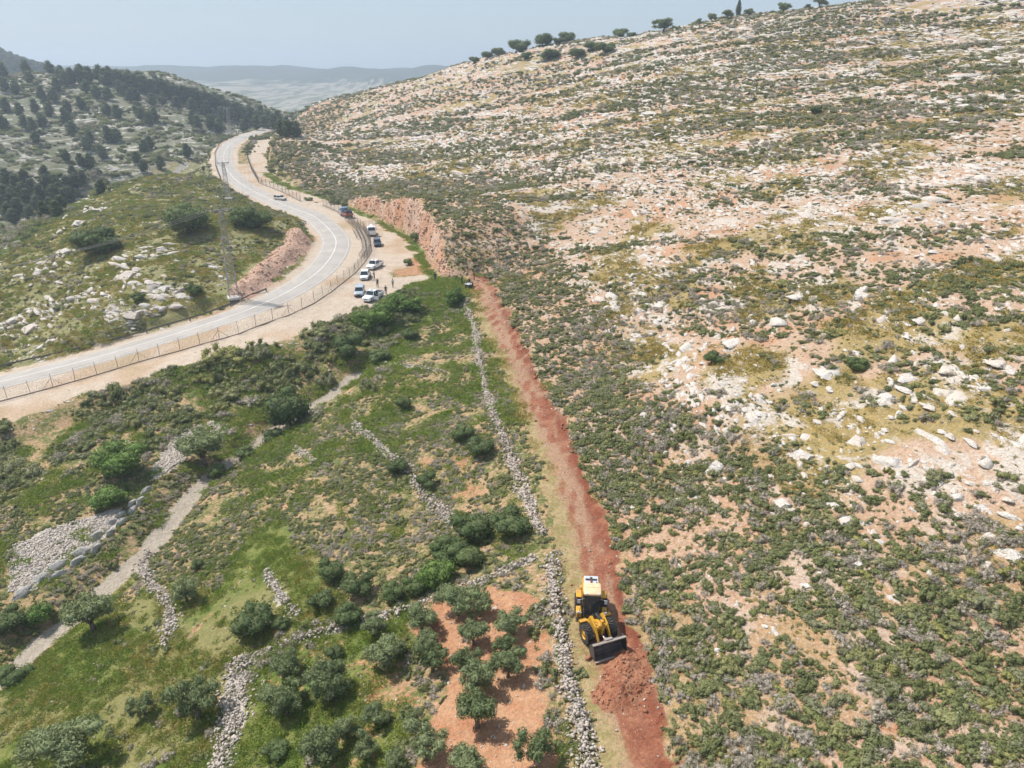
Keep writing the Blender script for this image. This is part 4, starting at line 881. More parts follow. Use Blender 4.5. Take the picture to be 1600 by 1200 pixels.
    MB().box((-l+.02, 0, g+.16), (.14, width*.86, .18), bev=.05).build('bumper', M['black'], e)
    MB().box((0, 0, g+.03), (length*.86, width*.8, .12)).build('underbody', M['black'], e)
    r = .33 if kind != 'pickup' else .38
    for wx in (l-.82, -l+.88):
        for s in (-1, 1): wheel(e, wx, s*(w-.10), r, .22)
    if open_door:
        d = MB().box((-.45, 0, .0), (.95, .06, belt*.68), bev=.02).build('open_door', body, e); d.location = (r3-.05, w+.02, belt*.62); d.rotation_euler = (0, 0, R(-68))
        MB().box((-.45, 0, belt*.34+.17), (.75, .02, .34)).build('window', M['glass'], d)
    return e
C = L['cars']
car('parked_car', 'white hatchback parked beside the two standing people', 'car', C['hatch'], (.10, -1), 'hatch', (.78, .79, .80), 4.3, 1.78, 1.5)
car('parked_car', 'silver-blue estate car parked left of the open-door pickup', 'car', C['silver'], (.10, -1), 'suv', (.40, .47, .54), 4.4, 1.76, 1.55)
car('parked_car', 'dark blue car parked alone on the sandy shelf', 'car', C['suv'], (.22, -1), 'suv', (.03, .05, .085), 4.3, 1.76, 1.55)
car('parked_car', 'white four-wheel-drive parked behind the white hatchback', 'car', C['white_suv'], (-.38, -1), 'pickup', (.80, .80, .80), 4.8, 1.82, 1.72)
car('pickup_truck', 'white pickup truck with its driver door standing open', 'pickup truck', C['pickup'], (-.42, -1), 'pickup', (.78, .80, .83), 5.1, 1.84, 1.75, True)
car('parked_car', 'small pale car stopped far away by the road fence', 'car', C['far'], (.9, -.45), 'suv', (.62, .58, .50), 4.2, 1.72, 1.55, group='vehicles beside the road')

def truck(name, label, xy, head, cab_col, load):
    x, y = xy; e = empty(name, (x, y, GZ(x, y)+.02), math.atan2(head[1], head[0])); tag(e, label, 'truck', 'vehicles parked on the sandy shelf')
    cp = paint('truck_paint', cab_col, .4, dirt=.3, coat=.3)
    cab = loft(MB(), [(1.35, 1.0, .55, 2.45, .12), (1.5, 1.05, .5, 2.55, .14), (2.5, 1.05, .5, 2.5, .16), (2.85, 1.0, .5, 1.6, .14), (2.95, .96, .55, 1.4, .1)]).build('cab', cp, e, True)
    MB().add([(2.88, .86, 1.62), (2.88, -.86, 1.62), (2.56, -.84, 2.36), (2.56, .84, 2.36)], [(0, 1, 2, 3)]).build('windscreen', M['glass'], cab)
    for s in (-1, 1):
        MB().box((2.05, s*1.055, 1.95), (.8, .02, .55)).build('side_window', M['glass'], cab); MB().box((2.93, s*.7, .9), (.08, .3, .18), bev=.02).build('headlight', M['lamp'], e)
        MB().box((-2.72, s*.85, .95), (.06, .35, .16)).build('tail_light', M['tail'], e)
        MB().box((2.55, s*1.2, 1.9), (.08, .12, .35)).build('mirror', M['black'], e)
    MB().box((-.1, 0, .72), (5.4, .8, .22)).build('chassis', M['black'], e)
    MB().box((-.75, 0, .97), (3.95, 2.15, .16), bev=.02).build('flatbed', M['zinc'], e)
    if load == 'crates':
        rd = paint('red_tail_board', (.42, .10, .06), .6, dirt=.35)
        MB().box((-2.72, 0, 1.2), (.08, 2.15, .5), bev=.02).build('tailboard', rd, e)
        for s in (-1, 1): MB().box((-.75, s*1.08, 1.2), (3.9, .06, .42)).build('side_board', rd, e)
        dk = paint('dark_blue_crate', (.03, .045, .08), .6, dirt=.25)
        for cx, cy, h in ((-2.0, .45, 1.25), (-2.0, -.45, 1.0), (-1.0, .4, 1.0), (-.9, -.5, 1.3), (.2, 0, 1.45)): MB().box((cx, cy, 1.06+h/2), (.85, .85, h), bev=.03).build('crate', dk, e)
    else:
        fr = paint('white_rack_tube', (.72, .73, .75), .4, dirt=.2)
        for px in (-2.6, -1.4, -.2, .95):
            for s in (-1, 1): MB().tube([(px, s*1.0, 1.05), (px, s*1.0, 2.9)], .05, 5).build('rack_post', fr, e)
        for s in (-1, 1): MB().tube([(-2.6, s*1.0, 2.85), (.95, s*1.0, 2.85)], .05, 5).build('rack_rail', fr, e)
        for px in (-2.6, -.8, .95): MB().tube([(px, -1, 2.85), (px, 1, 2.85)], .05, 5).build('rack_bar', fr, e)
        wt = paint('white_water_tank', (.74, .75, .77), .45, dirt=.2)
        MB().lathe([(.05, -1.1), (.55, -1.1), (.62, -1.0), (.62, 1.0), (.55, 1.1), (.05, 1.1)], (-.6, 0, 1.7), 'x', 18).build('water_tank', wt, e, True)
        MB().box((-2.2, 0, 1.4), (.6, 1.4, .7), bev=.04).build('tool_box', M['black'], e)
    for wx in (1.95, -1.55):
        for s in (-1, 1): wheel(e, wx, s*.92, .45, .3)
truck('flatbed_truck', 'blue truck with dark crates and a red tailboard by the fence', C['truck'], (-.55, .9), (.20, .34, .50), 'crates')
truck('flatbed_truck', 'white truck with upright tube rack parked behind the dark blue car', C['rack'], (.2, -1), (.74, .75, .77), 'rack')

def quad_bike(xy, head):
    x, y = xy; e = empty('quad_bike', (x, y, GZ(x, y)+.02), math.atan2(head[1], head[0])); tag(e, 'white and black quad bike at the head of the red track', 'quad bike')
    wp = paint('quad_white', (.7, .72, .75), .4, dirt=.2)
    loft(MB(), [(-.95, .34, .55, .82, .06), (-.3, .22, .5, .86, .06), (.35, .26, .5, .95, .08), (.85, .36, .55, .86, .08), (1.0, .3, .55, .74, .06)]).build('body', wp, e, True)
    MB().box((-.3, 0, .93), (.85, .36, .14), bev=.05).build('seat', M['black'], e)
    for s in (-1, 1):
        MB().box((.68, s*.5, .82), (.62, .42, .06), (0, -.1, 0), bev=.02).build('fender', wp, e); MB().box((-.68, s*.5, .82), (.62, .42, .06), (0, .1, 0), bev=.02).build('fender', M['black'], e)
        for wx in (.68, -.68): wheel(e, wx, s*.52, .3, .26)
        MB().box((1.0, s*.2, .76), (.05, .14, .09)).build('headlight', M['lamp'], e)
    MB().tube([(.42, 0, .9), (.3, 0, 1.12)], .03, 6).build('steering_column', M['black'], e)
    MB().tube([(.2, .42, 1.14), (.32, .2, 1.13), (.32, -.2, 1.13), (.2, -.42, 1.14)], .022, 6).build('handlebar', M['black'], e)
    for cx in (.85, -.85): MB().tube([(cx-.2, -.38, .98), (cx+.2, -.38, .98), (cx+.2, .38, .98), (cx-.2, .38, .98), (cx-.2, -.38, .98)], .02, 5).build('rack', M['black'], e)
    MB().box((1.05, 0, .6), (.1, .7, .25), bev=.04).build('bumper', M['black'], e)
quad_bike(C['quad'], (-.15, -1))

# ---- the wheel loader pushing earth
def big_wheel(parent, x, y, r=.76, w=.58):
    e = empty('wheel', (x, y, r)); e.parent = parent
    MB().lathe([(r*.5, -w*.46), (r*.82, -w*.5), (r*.93, -w*.44), (r*.95, 0), (r*.93, w*.44), (r*.82, w*.5), (r*.5, w*.46)], (0, 0, 0), 'y', 28).build('tyre', M['tyre'], e, True)
    lug = MB()
    for k in range(22):
        a = 6.283*k/22
        for s in (-1, 1):
            a2 = a+s*.07+.14*(s > 0); c = Matrix.Rotation(-a2, 4, 'Y') @ Matrix.Translation((r*.965, s*w*.24, 0)) @ Matrix.Rotation(s*.6, 4, 'X')
            hx, hy, hz = .045, w*.29, .045
            v = [c @ Vector((i*hx, j*hy, k_*hz)) for i in (-1, 1) for j in (-1, 1) for k_ in (-1, 1)]
            lug.add(v, [(0, 1, 3, 2), (4, 6, 7, 5), (0, 4, 5, 1), (2, 3, 7, 6), (0, 2, 6, 4), (1, 5, 7, 3)])
    lug.build('tread', M['tyre'], e)
    s = 1 if y > 0 else -1
    MB().lathe([(.02, s*w*.36), (.2, s*w*.40), (.24, s*w*.2), (r*.48, s*w*.28), (r*.54, s*w*.47)], (0, 0, 0), 'y', 20).build('rim', M['yellow'], e, True)
f0, r0_ = [Vector((*p, 0)) for p in L['loader']]
hd = Vector((math.cos(R(-94)), math.sin(R(-94)), 0)); fd_ = Vector((math.cos(R(-69)), math.sin(R(-69)), 0)); org = f0-fd_*3.0-hd*.3
LD = empty('wheel_loader', (org.x, org.y, GZ(org.x, org.y)-.02), R(-94)); tag(LD, 'yellow wheel loader pushing red earth down the track', 'wheel loader')
def part(name, mb, mat, parent=None, smooth=False):
    return mb.build(name, mat, parent or LD, smooth)
# rear half: engine, cab
hood = part('engine_hood', loft(MB(), [(-3.0, .60, .95, 2.0, .1), (-2.9, .68, .9, 2.35, .14), (-1.75, .70, .9, 2.46, .14), (-1.0, .70, .9, 2.48, .1)]), M['yellow'], smooth=True)
part('hood_top', MB().box((-2.2, 0, 2.45), (1.5, 1.14, .08), (0, -.06, 0), bev=.03), M['silver_hood'], hood)
part('vent', MB().box((-2.42, 0, 2.48), (.24, .92, .05), (0, -.06, 0)).box((-2.42, 0, 2.485), (.62, .17, .055), (0, -.06, 0)), M['black'], hood)
part('exhaust', MB().tube([(-1.5, .38, 2.3), (-1.5, .38, 2.85), (-1.55, .38, 2.95)], .055, 8), M['black'], hood)
part('beacon', MB().lathe([(.07, 0), (.075, .1), (.05, .15), (.01, .17)], (-2.05, -.02, 2.5), 'z', 10), M['tail'], hood)
for s in (-1, 1):
    part('decal', MB().box((-1.8, s*.735, 1.55), (1.3, .012, .2)), M['black'], hood); part('side_grille', MB().box((-2.2, s*.735, 1.2), (.7, .012, .3)), M['dark_steel'], hood)
part('counterweight', MB().box((-3.1, 0, .95), (.45, 1.75, .7), bev=.1), M['yellow'])
part('rear_frame', MB().box((-1.2, 0, .8), (2.6, .9, .45), bev=.04), M['dark_steel'])
cab = part('cab', MB().box((-.42, 0, 1.2), (1.3, 1.30, .5), bev=.06), M['dark_steel'])
v = [(-1.0, .63, 1.42), (.36, .61, 1.42), (.36, -.61, 1.42), (-1.0, -.63, 1.42), (-.98, .58, 3.05), (.05, .56, 3.05), (.05, -.56, 3.05), (-.98, -.58, 3.05)]
part('windows', MB().add(v, [(0, 1, 5, 4), (1, 2, 6, 5), (2, 3, 7, 6), (3, 0, 4, 7)]), M['glass'], cab)
for s in (-1, 1):
    for p in (((.37, s*.62, 1.42), (.06, s*.57, 3.06)), ((-1.0, s*.64, 1.42), (-.99, s*.59, 3.06)), ((-.4, s*.635, 1.42), (-.45, s*.585, 3.06))):
        part('pillar', MB().tube(p, .04, 6), M['black'], cab)
rf = part('roof', loft(MB(), [(-1.16, .6, 3.02, 3.17, .06), (-1.08, .68, 3.0, 3.2, .08), (.1, .68, 3.0, 3.2, .08), (.2, .6, 3.02, 3.15, .06)]), M['cream'], cab, True)
part('roof_hatch', MB().box((-.8, 0, 3.21), (.45, 1.0, .04), bev=.015), M['cream'], cab)
part('wiper', MB().tube([(.25, .1, 1.9), (.13, -.2, 2.5)], .012, 4), M['black'], cab)
for s in (-1, 1):
    part('rear_fender', MB().box((-1.75, s*.96, 1.62), (.9, .46, .09), bev=.04).box((-2.22, s*.96, 1.42), (.1, .46, .42), (0, .25, 0), bev=.03), M['yellow'])
    part('fuel_tank', MB().box((-.35, s*.98, .95), (.85, .42, .62), bev=.06), M['yellow'])
    part('step', MB().box((.05, s*1.02, .5), (.32, .36, .05)).box((.05, s*1.02, .78), (.32, .36, .05)), M['black'])
    part('handrail', MB().tube([(.22, s*1.02, .8), (.22, s*.95, 1.7), (.1, s*.72, 2.1)], .02, 5), M['black'])
    part('mirror', MB().tube([(.1, s*.62, 2.65), (.28, s*1.0, 2.7)], .018, 5).box((.3, s*1.02, 2.55), (.05, .22, .36), bev=.02), M['silver_hood'])
    part('work_lamp', MB().box((.22, s*.46, 3.22), (.1, .18, .13), bev=.03), M['lamp'])
    part('head_lamp', MB().tube([(.35, s*.75, 1.5), (.45, s*.98, 1.62)], .03, 5).box((.5, s*1.02, 1.68), (.14, .22, .2), bev=.04), M['silver_hood'])
    big_wheel(LD, -1.6, s*.98)
# front half, steered a little
FR = Matrix.Translation((.3, 0, 0)) @ Matrix.Rotation(R(25), 4, 'Z')
def fpart(name, mb, mat, parent=None, smooth=False):
    mb.v = [tuple(FR @ Vector(p)) for p in mb.v]; return part(name, mb, mat, parent, smooth)
fpart('front_frame', MB().box((.75, 0, .85), (1.5, .8, .5), bev=.05).prism([(.35, .6), (1.35, .6), (1.2, 1.75), (.75, 1.95), (.45, 1.5)], 'y', -.42, -.34).prism([(.35, .6), (1.35, .6), (1.2, 1.75), (.75, 1.95), (.45, 1.5)], 'y', .34, .42), M['yellow'])
fpart('articulation_joint', MB().tube([(.05, 0, .55), (.05, 0, 1.35)], .16, 12), M['dark_steel'])
for s in (-1, 1):
    b = empty('front_axle_end'); b.parent = LD
    big_wheel(LD, 0, s*.98); w_ = [o for o in LD.children if o.name.startswith('wheel')][-1]; w_.location = FR @ Vector((1.15, s*.98, .76)); w_.rotation_euler = (0, 0, R(25))
    bpy.data.objects.remove(b)
    fpart('front_fender', MB().box((.60, s*1.0, 1.56), (.30, .62, .06), (0, -.15, 0), bev=.02).box((.42, s*1.0, 1.33), (.06, .62, .42), (0, -.3, 0), bev=.02), M['yellow'])
    fpart('lift_arm', MB().prism([(.55, 1.72), (.75, 1.98), (1.6, 1.62), (2.35, .62), (2.42, .34), (2.2, .34), (2.05, .6), (1.45, 1.3), (.7, 1.62)], 'y', s*.50-.06, s*.50+.06), M['yellow'])
    fpart('lift_cylinder', MB().tube([(.6, s*.30, 1.0), (1.3, s*.42, 1.15)], .075, 8), M['yellow'])
    fpart('lift_rod', MB().tube([(1.3, s*.42, 1.15), (1.75, s*.46, 1.2)], .04, 8), M['chrome'])
fpart('cross_tube', MB().tube([(1.55, -.5, 1.45), (1.55, .5, 1.45)], .13, 12).box((1.58, 0, 1.55), (.34, .55, .4), bev=.05), M['yellow'])
fpart('tilt_cylinder', MB().tube([(.62, 0, 1.9), (1.35, 0, 2.02)], .11, 10), M['black'])
fpart('tilt_rod', MB().tube([(1.35, 0, 2.02), (1.72, 0, 2.06)], .055, 8), M['chrome'])
fpart('tilt_lever', MB().prism([(1.58, 2.12), (1.78, 2.12), (1.84, 1.3), (1.72, .8), (1.6, 1.3)], 'y', -.09, .09), M['yellow'])
fpart('tilt_link', MB().tube([(1.72, 0, .85), (2.3, 0, .85)], .06, 8), M['steel'])
fpart('hydraulic_hose', MB().tube([(.3, .2, 1.5), (.5, .24, 1.9), (.9, .2, 1.95), (1.3, .14, 1.98)], .025, 5).tube([(.3, -.2, 1.5), (.5, -.24, 1.9), (.9, -.2, 1.95)], .025, 5), M['black'])
# bucket: curved shell, open towards +x
prof = [(3.32, .06), (2.75, .03), (2.5, .12), (2.36, .34), (2.33, .62), (2.42, .92), (2.62, 1.14), (2.95, 1.24)]
inn = [(2.95, 1.19), (2.66, 1.09), (2.48, .89), (2.40, .62), (2.42, .37), (2.54, .18), (2.76, .09), (3.3, .09)]
bw = 1.33
bk = fpart('bucket', MB().prism(prof+inn, 'y', -bw, bw), M['dark_steel'])
for s in (-1, 1): fpart('side_plate', MB().prism(prof, 'y', s*bw-.025, s*bw+.025), M['dark_steel'], bk)
fpart('top_edge', MB().box((2.92, 0, 1.235), (.26, bw*2+.08, .06), (0, -.3, 0)).box((2.75, 0, 1.26), (.22, .62, .2), bev=.03), M['steel'], bk)
fpart('cutting_edge', MB().box((3.36, 0, .055), (.2, bw*2+.08, .05)), M['steel'], bk)
fpart('hinge', MB().box((2.3, .5, .45), (.22, .3, .5), bev=.03).box((2.3, -.5, .45), (.22, .3, .5), bev=.03).box((2.33, 0, .85), (.2, .24, .3), bev=.03), M['steel'], bk)
# spoil in front of the bucket
def earth_heap(name, label, pts, hgt, rad, seed):
    e = empty(name, (*pts[0], GZ(*pts[0]))); tag(e, label, 'earth heap'); o = Vector(e.location); P = np.array(pts)
    x0, x1, y0, y1 = P[:, 0].min()-rad*1.6, P[:, 0].max()+rad*1.6, P[:, 1].min()-rad*1.6, P[:, 1].max()+rad*1.6
    X, Y = np.meshgrid(np.arange(x0, x1, .09), np.arange(y0, y1, .09)); x, y = X.ravel(), Y.ravel()
    d = along(x, y, pts)[0]; h_ = hgt*np.exp(-(d/rad*(1+.5*(fbm(x, y, seed, 3)-.5)))**2*1.6)*(.6+.9*fbm(x/.5, y/.5, seed+1, 4)); z = ground_z(x, y)+h_-.12+(fbm(x/.16, y/.16, seed+2, 2)-.5)*.10
    ii_ = np.arange(X.size).reshape(X.shape); Fq = np.stack([ii_[:-1, :-1], ii_[:-1, 1:], ii_[1:, 1:], ii_[1:, :-1]], -1).reshape(-1, 4); keep = (h_[Fq] > .09).any(1)
    put('earth', np_mesh('earth', np.stack([x, y, z], -1)-np.array(o), Fq[keep], M['earth'], True), e)
    return e, x, y, z, h_
def earth_mat():
    N = Nodes('fresh_red_earth', .97); P = N.pos(); a = N.noise(P, 1.6, 4, .6); b = N.noise(P, 12, 3, .6)
    c = N.mix(N.ramp(a, .35, .65), (.24, .085, .045), (.33, .155, .09)); c = N.mix(N.ramp(b, .58, .68, 0, .6), c, (.5, .36, .26)); N.bump(b, .8, .08); return N.out(c)
M['earth'] = earth_mat()
hp = L['heap']
HEAP = earth_heap('earth_heap', 'heap of fresh red earth pushed up by the loader bucket', [(hp[0][0]+.5, hp[0][1]-.9), hp[3], hp[1], hp[2]], .72, 1.45, 61)

# ------------------------------------------------------------------ people: one skinned body each, posed by its joints
def body_mesh(name, J, E, Rd):
    me = bpy.data.meshes.new(name); keys = list(J); me.from_pydata([J[k] for k in keys], [(keys.index(a), keys.index(b)) for a, b in E], [])
    o = bpy.data.objects.new(name, me); COL.objects.link(o)
    o.modifiers.new('skin', 'SKIN'); sv = me.skin_vertices[0].data
    for i, k in enumerate(keys): sv[i].radius = (Rd[k], Rd[k]) if not isinstance(Rd[k], tuple) else Rd[k]; sv[i].use_root = (k == 'pelvis')
    s = o.modifiers.new('sub', 'SUBSURF'); s.levels = 1; s.render_levels = 1
    dg = bpy.context.evaluated_depsgraph_get(); m2 = bpy.data.meshes.new_from_object(o.evaluated_get(dg)); bpy.data.objects.remove(o); m2.name = name
    m2.polygons.foreach_set('use_smooth', [True]*len(m2.polygons)); return m2
def pose(stride=.12, arms='down', sit=False, lean=0.):
    J = {'pelvis': (0, 0, .95), 'waist': (0, 0, 1.1), 'chest': (lean*.5, 0, 1.32), 'neck': (lean*.8, 0, 1.5), 'head': (lean, 0, 1.62), 'crown': (lean+.01, 0, 1.75), 'nose': (lean+.115, 0, 1.63)}
    Rd = {'pelvis': (.15, .12), 'waist': (.14, .11), 'chest': (.18, .12), 'neck': .058, 'head': (.085, .1), 'crown': (.07, .08), 'nose': .015}
    E = [('pelvis', 'waist'), ('waist', 'chest'), ('chest', 'neck'), ('neck', 'head'), ('head', 'crown'), ('head', 'nose')]
    for s, t in ((1, 'l'), (-1, 'r')):
        st = stride*s
        if sit: leg = [(.05, s*.11, .9), (.45, s*.24, .88), (.38, s*.3, .45), (.5, s*.3, .40)]
        else: leg = [(0, s*.10, .9), (st*.6+.02, s*.11, .5), (st, s*.12, .09), (st+.16, s*.14, .035)]
        for k, p, r in zip(('hip', 'knee', 'ankle', 'toe'), leg, (.10, .07, .05, .04)): J[k+t] = p; Rd[k+t] = r
        E += [('pelvis', 'hip'+t), ('hip'+t, 'knee'+t), ('knee'+t, 'ankle'+t), ('ankle'+t, 'toe'+t)]
        c = lean*.6
        arm = {'down': [(c, s*.21, 1.43), (c-.03, s*.26, 1.15), (c+.08, s*.25, .92), (c+.10, s*.24, .83)],
               'phone': [(c, s*.21, 1.43), (c+.06, s*.25, 1.18), (c+.26, s*.12, 1.28), (c+.32, s*.06, 1.34)],
               'hips': [(c, s*.21, 1.43), (c-.06, s*.36, 1.18), (c+.02, s*.20, 1.02), (c+.06, s*.15, 1.0)],
               'bars': [(c, s*.21, 1.43), (c+.18, s*.30, 1.22), (c+.42, s*.36, 1.15), (c+.48, s*.36, 1.14)],
               'aim': [(c, s*.21, 1.43), (c+.15, s*.28, 1.25), (c+.38, s*.10, 1.40), (c+.45, s*.06, 1.42)]}[arms]
        for k, p, r in zip(('shoulder', 'elbow', 'wrist', 'hand'), arm, (.07, .05, .036, .038)): J[k+t] = p; Rd[k+t] = r
        E += [('chest', 'shoulder'+t), ('shoulder'+t, 'elbow'+t), ('elbow'+t, 'wrist'+t), ('wrist'+t, 'hand'+t)]
        w = Vector(J['hand'+t]); d = (w-Vector(J['wrist'+t])).normalized(); sd_ = Vector((0, -s, 0))
        for i, (a, ln_) in enumerate(((-.02, .06), (-.007, .072), (.007, .068), (.02, .055))):
            J['f%d%s' % (i, t)] = w+d*ln_+Vector((a, 0, -.01)); Rd['f%d%s' % (i, t)] = .008; E.append(('hand'+t, 'f%d%s' % (i, t)))
        J['thumb'+t] = w+sd_*.03+d*.03+Vector((.03, 0, 0)); Rd['thumb'+t] = .009; E.append(('hand'+t, 'thumb'+t))
    return J, E, Rd
POSES = {k: body_mesh('body', *pose(**kw)) for k, kw in {'stand': dict(), 'walk': dict(stride=.28), 'phone': dict(arms='phone', stride=.08), 'hips': dict(arms='hips', stride=.1), 'ride': dict(arms='bars', sit=True, lean=.1)}.items()}
M['skin'] = paint('skin', (.42, .26, .18), .6, dirt=.05); M['hair'] = paint('dark_hair', (.02, .016, .013), .7, dirt=0)
HAIR = MB().lathe([(.105, -.03), (.108, .04), (.085, .1), (.03, .135), (.003, .138)], (-.012, 0, 1.66), 'z', 12).mesh('hair', M['hair'], smooth=True)
CLOTH = {}
def cloth(n, c):
    if n not in CLOTH: CLOTH[n] = paint(n, c, .9, dirt=.12)
    return CLOTH[n]
def person(i, po, face, shirt, legs, label, z=0):
    x, y = L['people'][i]; me = POSES[po].copy(); me.materials.clear()
    for m in (M['skin'], cloth(*shirt), cloth(*legs), M['black']): me.materials.append(m)
    sit = po == 'ride'
    for p in me.polygons:
        c = p.center; hz = c.z
        arm = abs(c.y) > .19 and hz > .75 and not (sit and hz < 1.0) and c.z < 1.35
        if hz > 1.47: k = 0
        elif arm and (c.x > .2 or hz < 1.0) and not sit: k = 0
        elif hz > .98: k = 1
        elif hz < .10 or (sit and hz < .47): k = 3
        else: k = 2
        p.material_index = k
    e = empty('person', (x, y, GZ(x, y)+z), math.atan2(face[1], face[0])); put('body', me, e); put('hair', HAIR, e)
    tag(e, label, 'person', 'people near the head of the track'); return e
BK = ('black_cloth', (.018, .018, .02)); DK = ('charcoal_trousers', (.03, .03, .035)); GY = ('grey_shirt', (.36, .36, .40)); LG = ('pale_trousers', (.30, .28, .26)); NV = ('navy_jacket', (.03, .04, .07))
person(0, 'hips', (.8, -.3), GY, DK, 'person in grey shirt standing against the white hatchback')
person(1, 'phone', (-1, 0), NV, DK, 'person in navy jacket facing the one by the white hatchback')
person(2, 'stand', (.4, -1), BK, DK, 'person in black standing behind the open-door pickup')
person(3, 'walk', (.2, -1), BK, DK, 'person in black walking right of the open-door pickup')
person(4, 'stand', (-.6, -1), GY, DK, 'person in grey shirt standing alone on the grass edge')
person(5, 'stand', (.5, -1), BK, DK, 'person in black standing alone below the end of the cut')
person(6, 'phone', (1, -.2), BK, DK, 'person in black standing left of the quad bike')
qx, qy = L['cars']['quad']; L['people'][7] = (qx+.04, qy+.3)
person(7, 'ride', (-.15, -1), BK, DK, 'rider in black sitting on the quad bike', .08)
person(8, 'hips', (-1, -.2), BK, DK, 'person in black standing behind the quad bike to the right')

# ------------------------------------------------------------------ foliage meshes
rng = np.random.default_rng(7)
def cards(C, Nrm, size, aspect=1.0, jitter=.7, g=None):
    """one small leaf-clump face at each centre; returns verts, quads"""
    g = g or rng; n = len(C)
    N0 = Nrm + g.normal(size=(n, 3))*jitter; N0 /= np.linalg.norm(N0, axis=1)[:, None]
    A = np.cross(N0, g.normal(size=(n, 3))); A /= np.linalg.norm(A, axis=1)[:, None]; B = np.cross(N0, A)
    s = np.asarray(size).reshape(-1, 1)*np.ones((n, 1)); w = s*aspect
    V = np.stack([C-A*s, C-B*w*.9+N0*s*.15, C+A*s, C+B*w*.9+N0*s*.15], 1).reshape(-1, 3)
    return V, np.arange(4*n).reshape(n, 4)
def lobed(n_leaf, lobes, size, seed, aspect=.75, shell=.55, jitter=.8):
    """lobes: list of (centre, radii). Leaves fill the outer shell of each lobe"""
    g = np.random.default_rng(seed); vol = np.array([np.prod(r)**(2/3) for _, r in lobes]); pick = g.choice(len(lobes), n_leaf, p=vol/vol.sum())
    d = g.normal(size=(n_leaf, 3)); d /= np.linalg.norm(d, axis=1)[:, None]
    rad = shell+(1.08-shell)*g.random(n_leaf)**.6
    c = np.array([l[0] for l in lobes])[pick]; r = np.array([l[1] for l in lobes])[pick]
    C = c+d*r*rad[:, None]
    return cards(C, d, size*(.6+.8*g.random(n_leaf)), aspect, jitter, g)
def blob(lobes, sub, k, seed):
    """opaque lumpy hearts of the lobes so that crowns are not see-through"""
    V = []; Fc = []; b = 0; g = np.random.default_rng(seed)
    bm = bmesh.new(); bmesh.ops.create_icosphere(bm, subdivisions=sub, radius=1); base = np.array([v.co for v in bm.verts]); fs = np.array([[v.index for v in f.verts] for f in bm.faces]); bm.free()
    for c, r in lobes:
        v = base*(1+g.normal(size=(len(base), 1))*.12)*np.array(r)*k+np.array(c); V.append(v); Fc.append(fs+b); b += len(v)
    return np.concatenate(V), np.concatenate(Fc)
def leaf_mesh(name, lobes, n, size, mat, seed, heart=.62, **kw):
    V, Q = lobed(n, lobes, size, seed, **kw)
    T = np.concatenate([Q[:, [0, 1, 2]], Q[:, [0, 2, 3]]])
    if heart:
        bv, bf = blob(lobes, 2, heart, seed); T = np.concatenate([T, bf+len(V)]); V = np.concatenate([V, bv])
    return np_mesh(name, V, T, mat)

M['olive'] = leaf_mat('olive_leaves', [(0.166, 0.216, 0.096), (0.23, 0.281, 0.135), (0.282, 0.327, 0.164)], .15)
M['dark_leaf'] = leaf_mat('evergreen_leaves', [(0.072, 0.113, 0.04), (0.096, 0.148, 0.049), (0.134, 0.18, 0.062)], .15)
M['bright_leaf'] = leaf_mat('fresh_leaves', [(0.11, 0.209, 0.044), (0.154, 0.259, 0.055), (0.198, 0.286, 0.066)], .15)
M['pine'] = leaf_mat('pine_needles', [(0.054, 0.08, 0.048), (0.076, 0.105, 0.061), (0.102, 0.13, 0.072)], .02)
M['shrub'] = leaf_mat('low_shrub_leaves', [(0.186, 0.206, 0.087), (0.24, 0.26, 0.093), (0.31, 0.313, 0.152), (0.347, 0.332, 0.11), (0.291, 0.29, 0.169)], .07, .75)
M['thorn'] = leaf_mat('grey_thorn_twigs', [(0.509, 0.432, 0.376), (0.622, 0.528, 0.458), (0.438, 0.386, 0.306)], .1, .6)
M['grass'] = leaf_mat('green_grass', [(0.215, 0.33, 0.037), (0.3, 0.385, 0.056), (0.396, 0.427, 0.09)], .12, .6)
M['straw'] = leaf_mat('ochre_dry_grass', [(0.469, 0.326, 0.072), (0.551, 0.4, 0.122), (0.367, 0.298, 0.065)], .1, .6)
M['bark'] = paint('grey_brown_bark', (.16, .125, .095), .95, dirt=.5, dirt_col=(.09, .07, .05), scale=9)
M['rock'] = rock_mat('pale_limestone', (.62, .59, .55), (.60, .51, .43), (.33, .30, .275))
M['wall_stone'] = rock_mat('field_stone', (.64, .58, .52), (.64, .53, .44), (.40, .345, .30), 2.)
M['ledge_rock'] = rock_mat('grey_ledge_rock', (.42, .40, .38), (.50, .46, .41), (.20, .19, .18), 1.4)
M['dwarf'] = leaf_mat('dwarf_scrub_leaves', [(0.203, 0.207, 0.086), (0.264, 0.264, 0.1), (0.305, 0.29, 0.134), (0.336, 0.29, 0.086)], .09, .9)
M['clod'] = rock_mat('red_earth_clods', (.36, .15, .085), (.44, .22, .13), (.20, .075, .045), 2.)

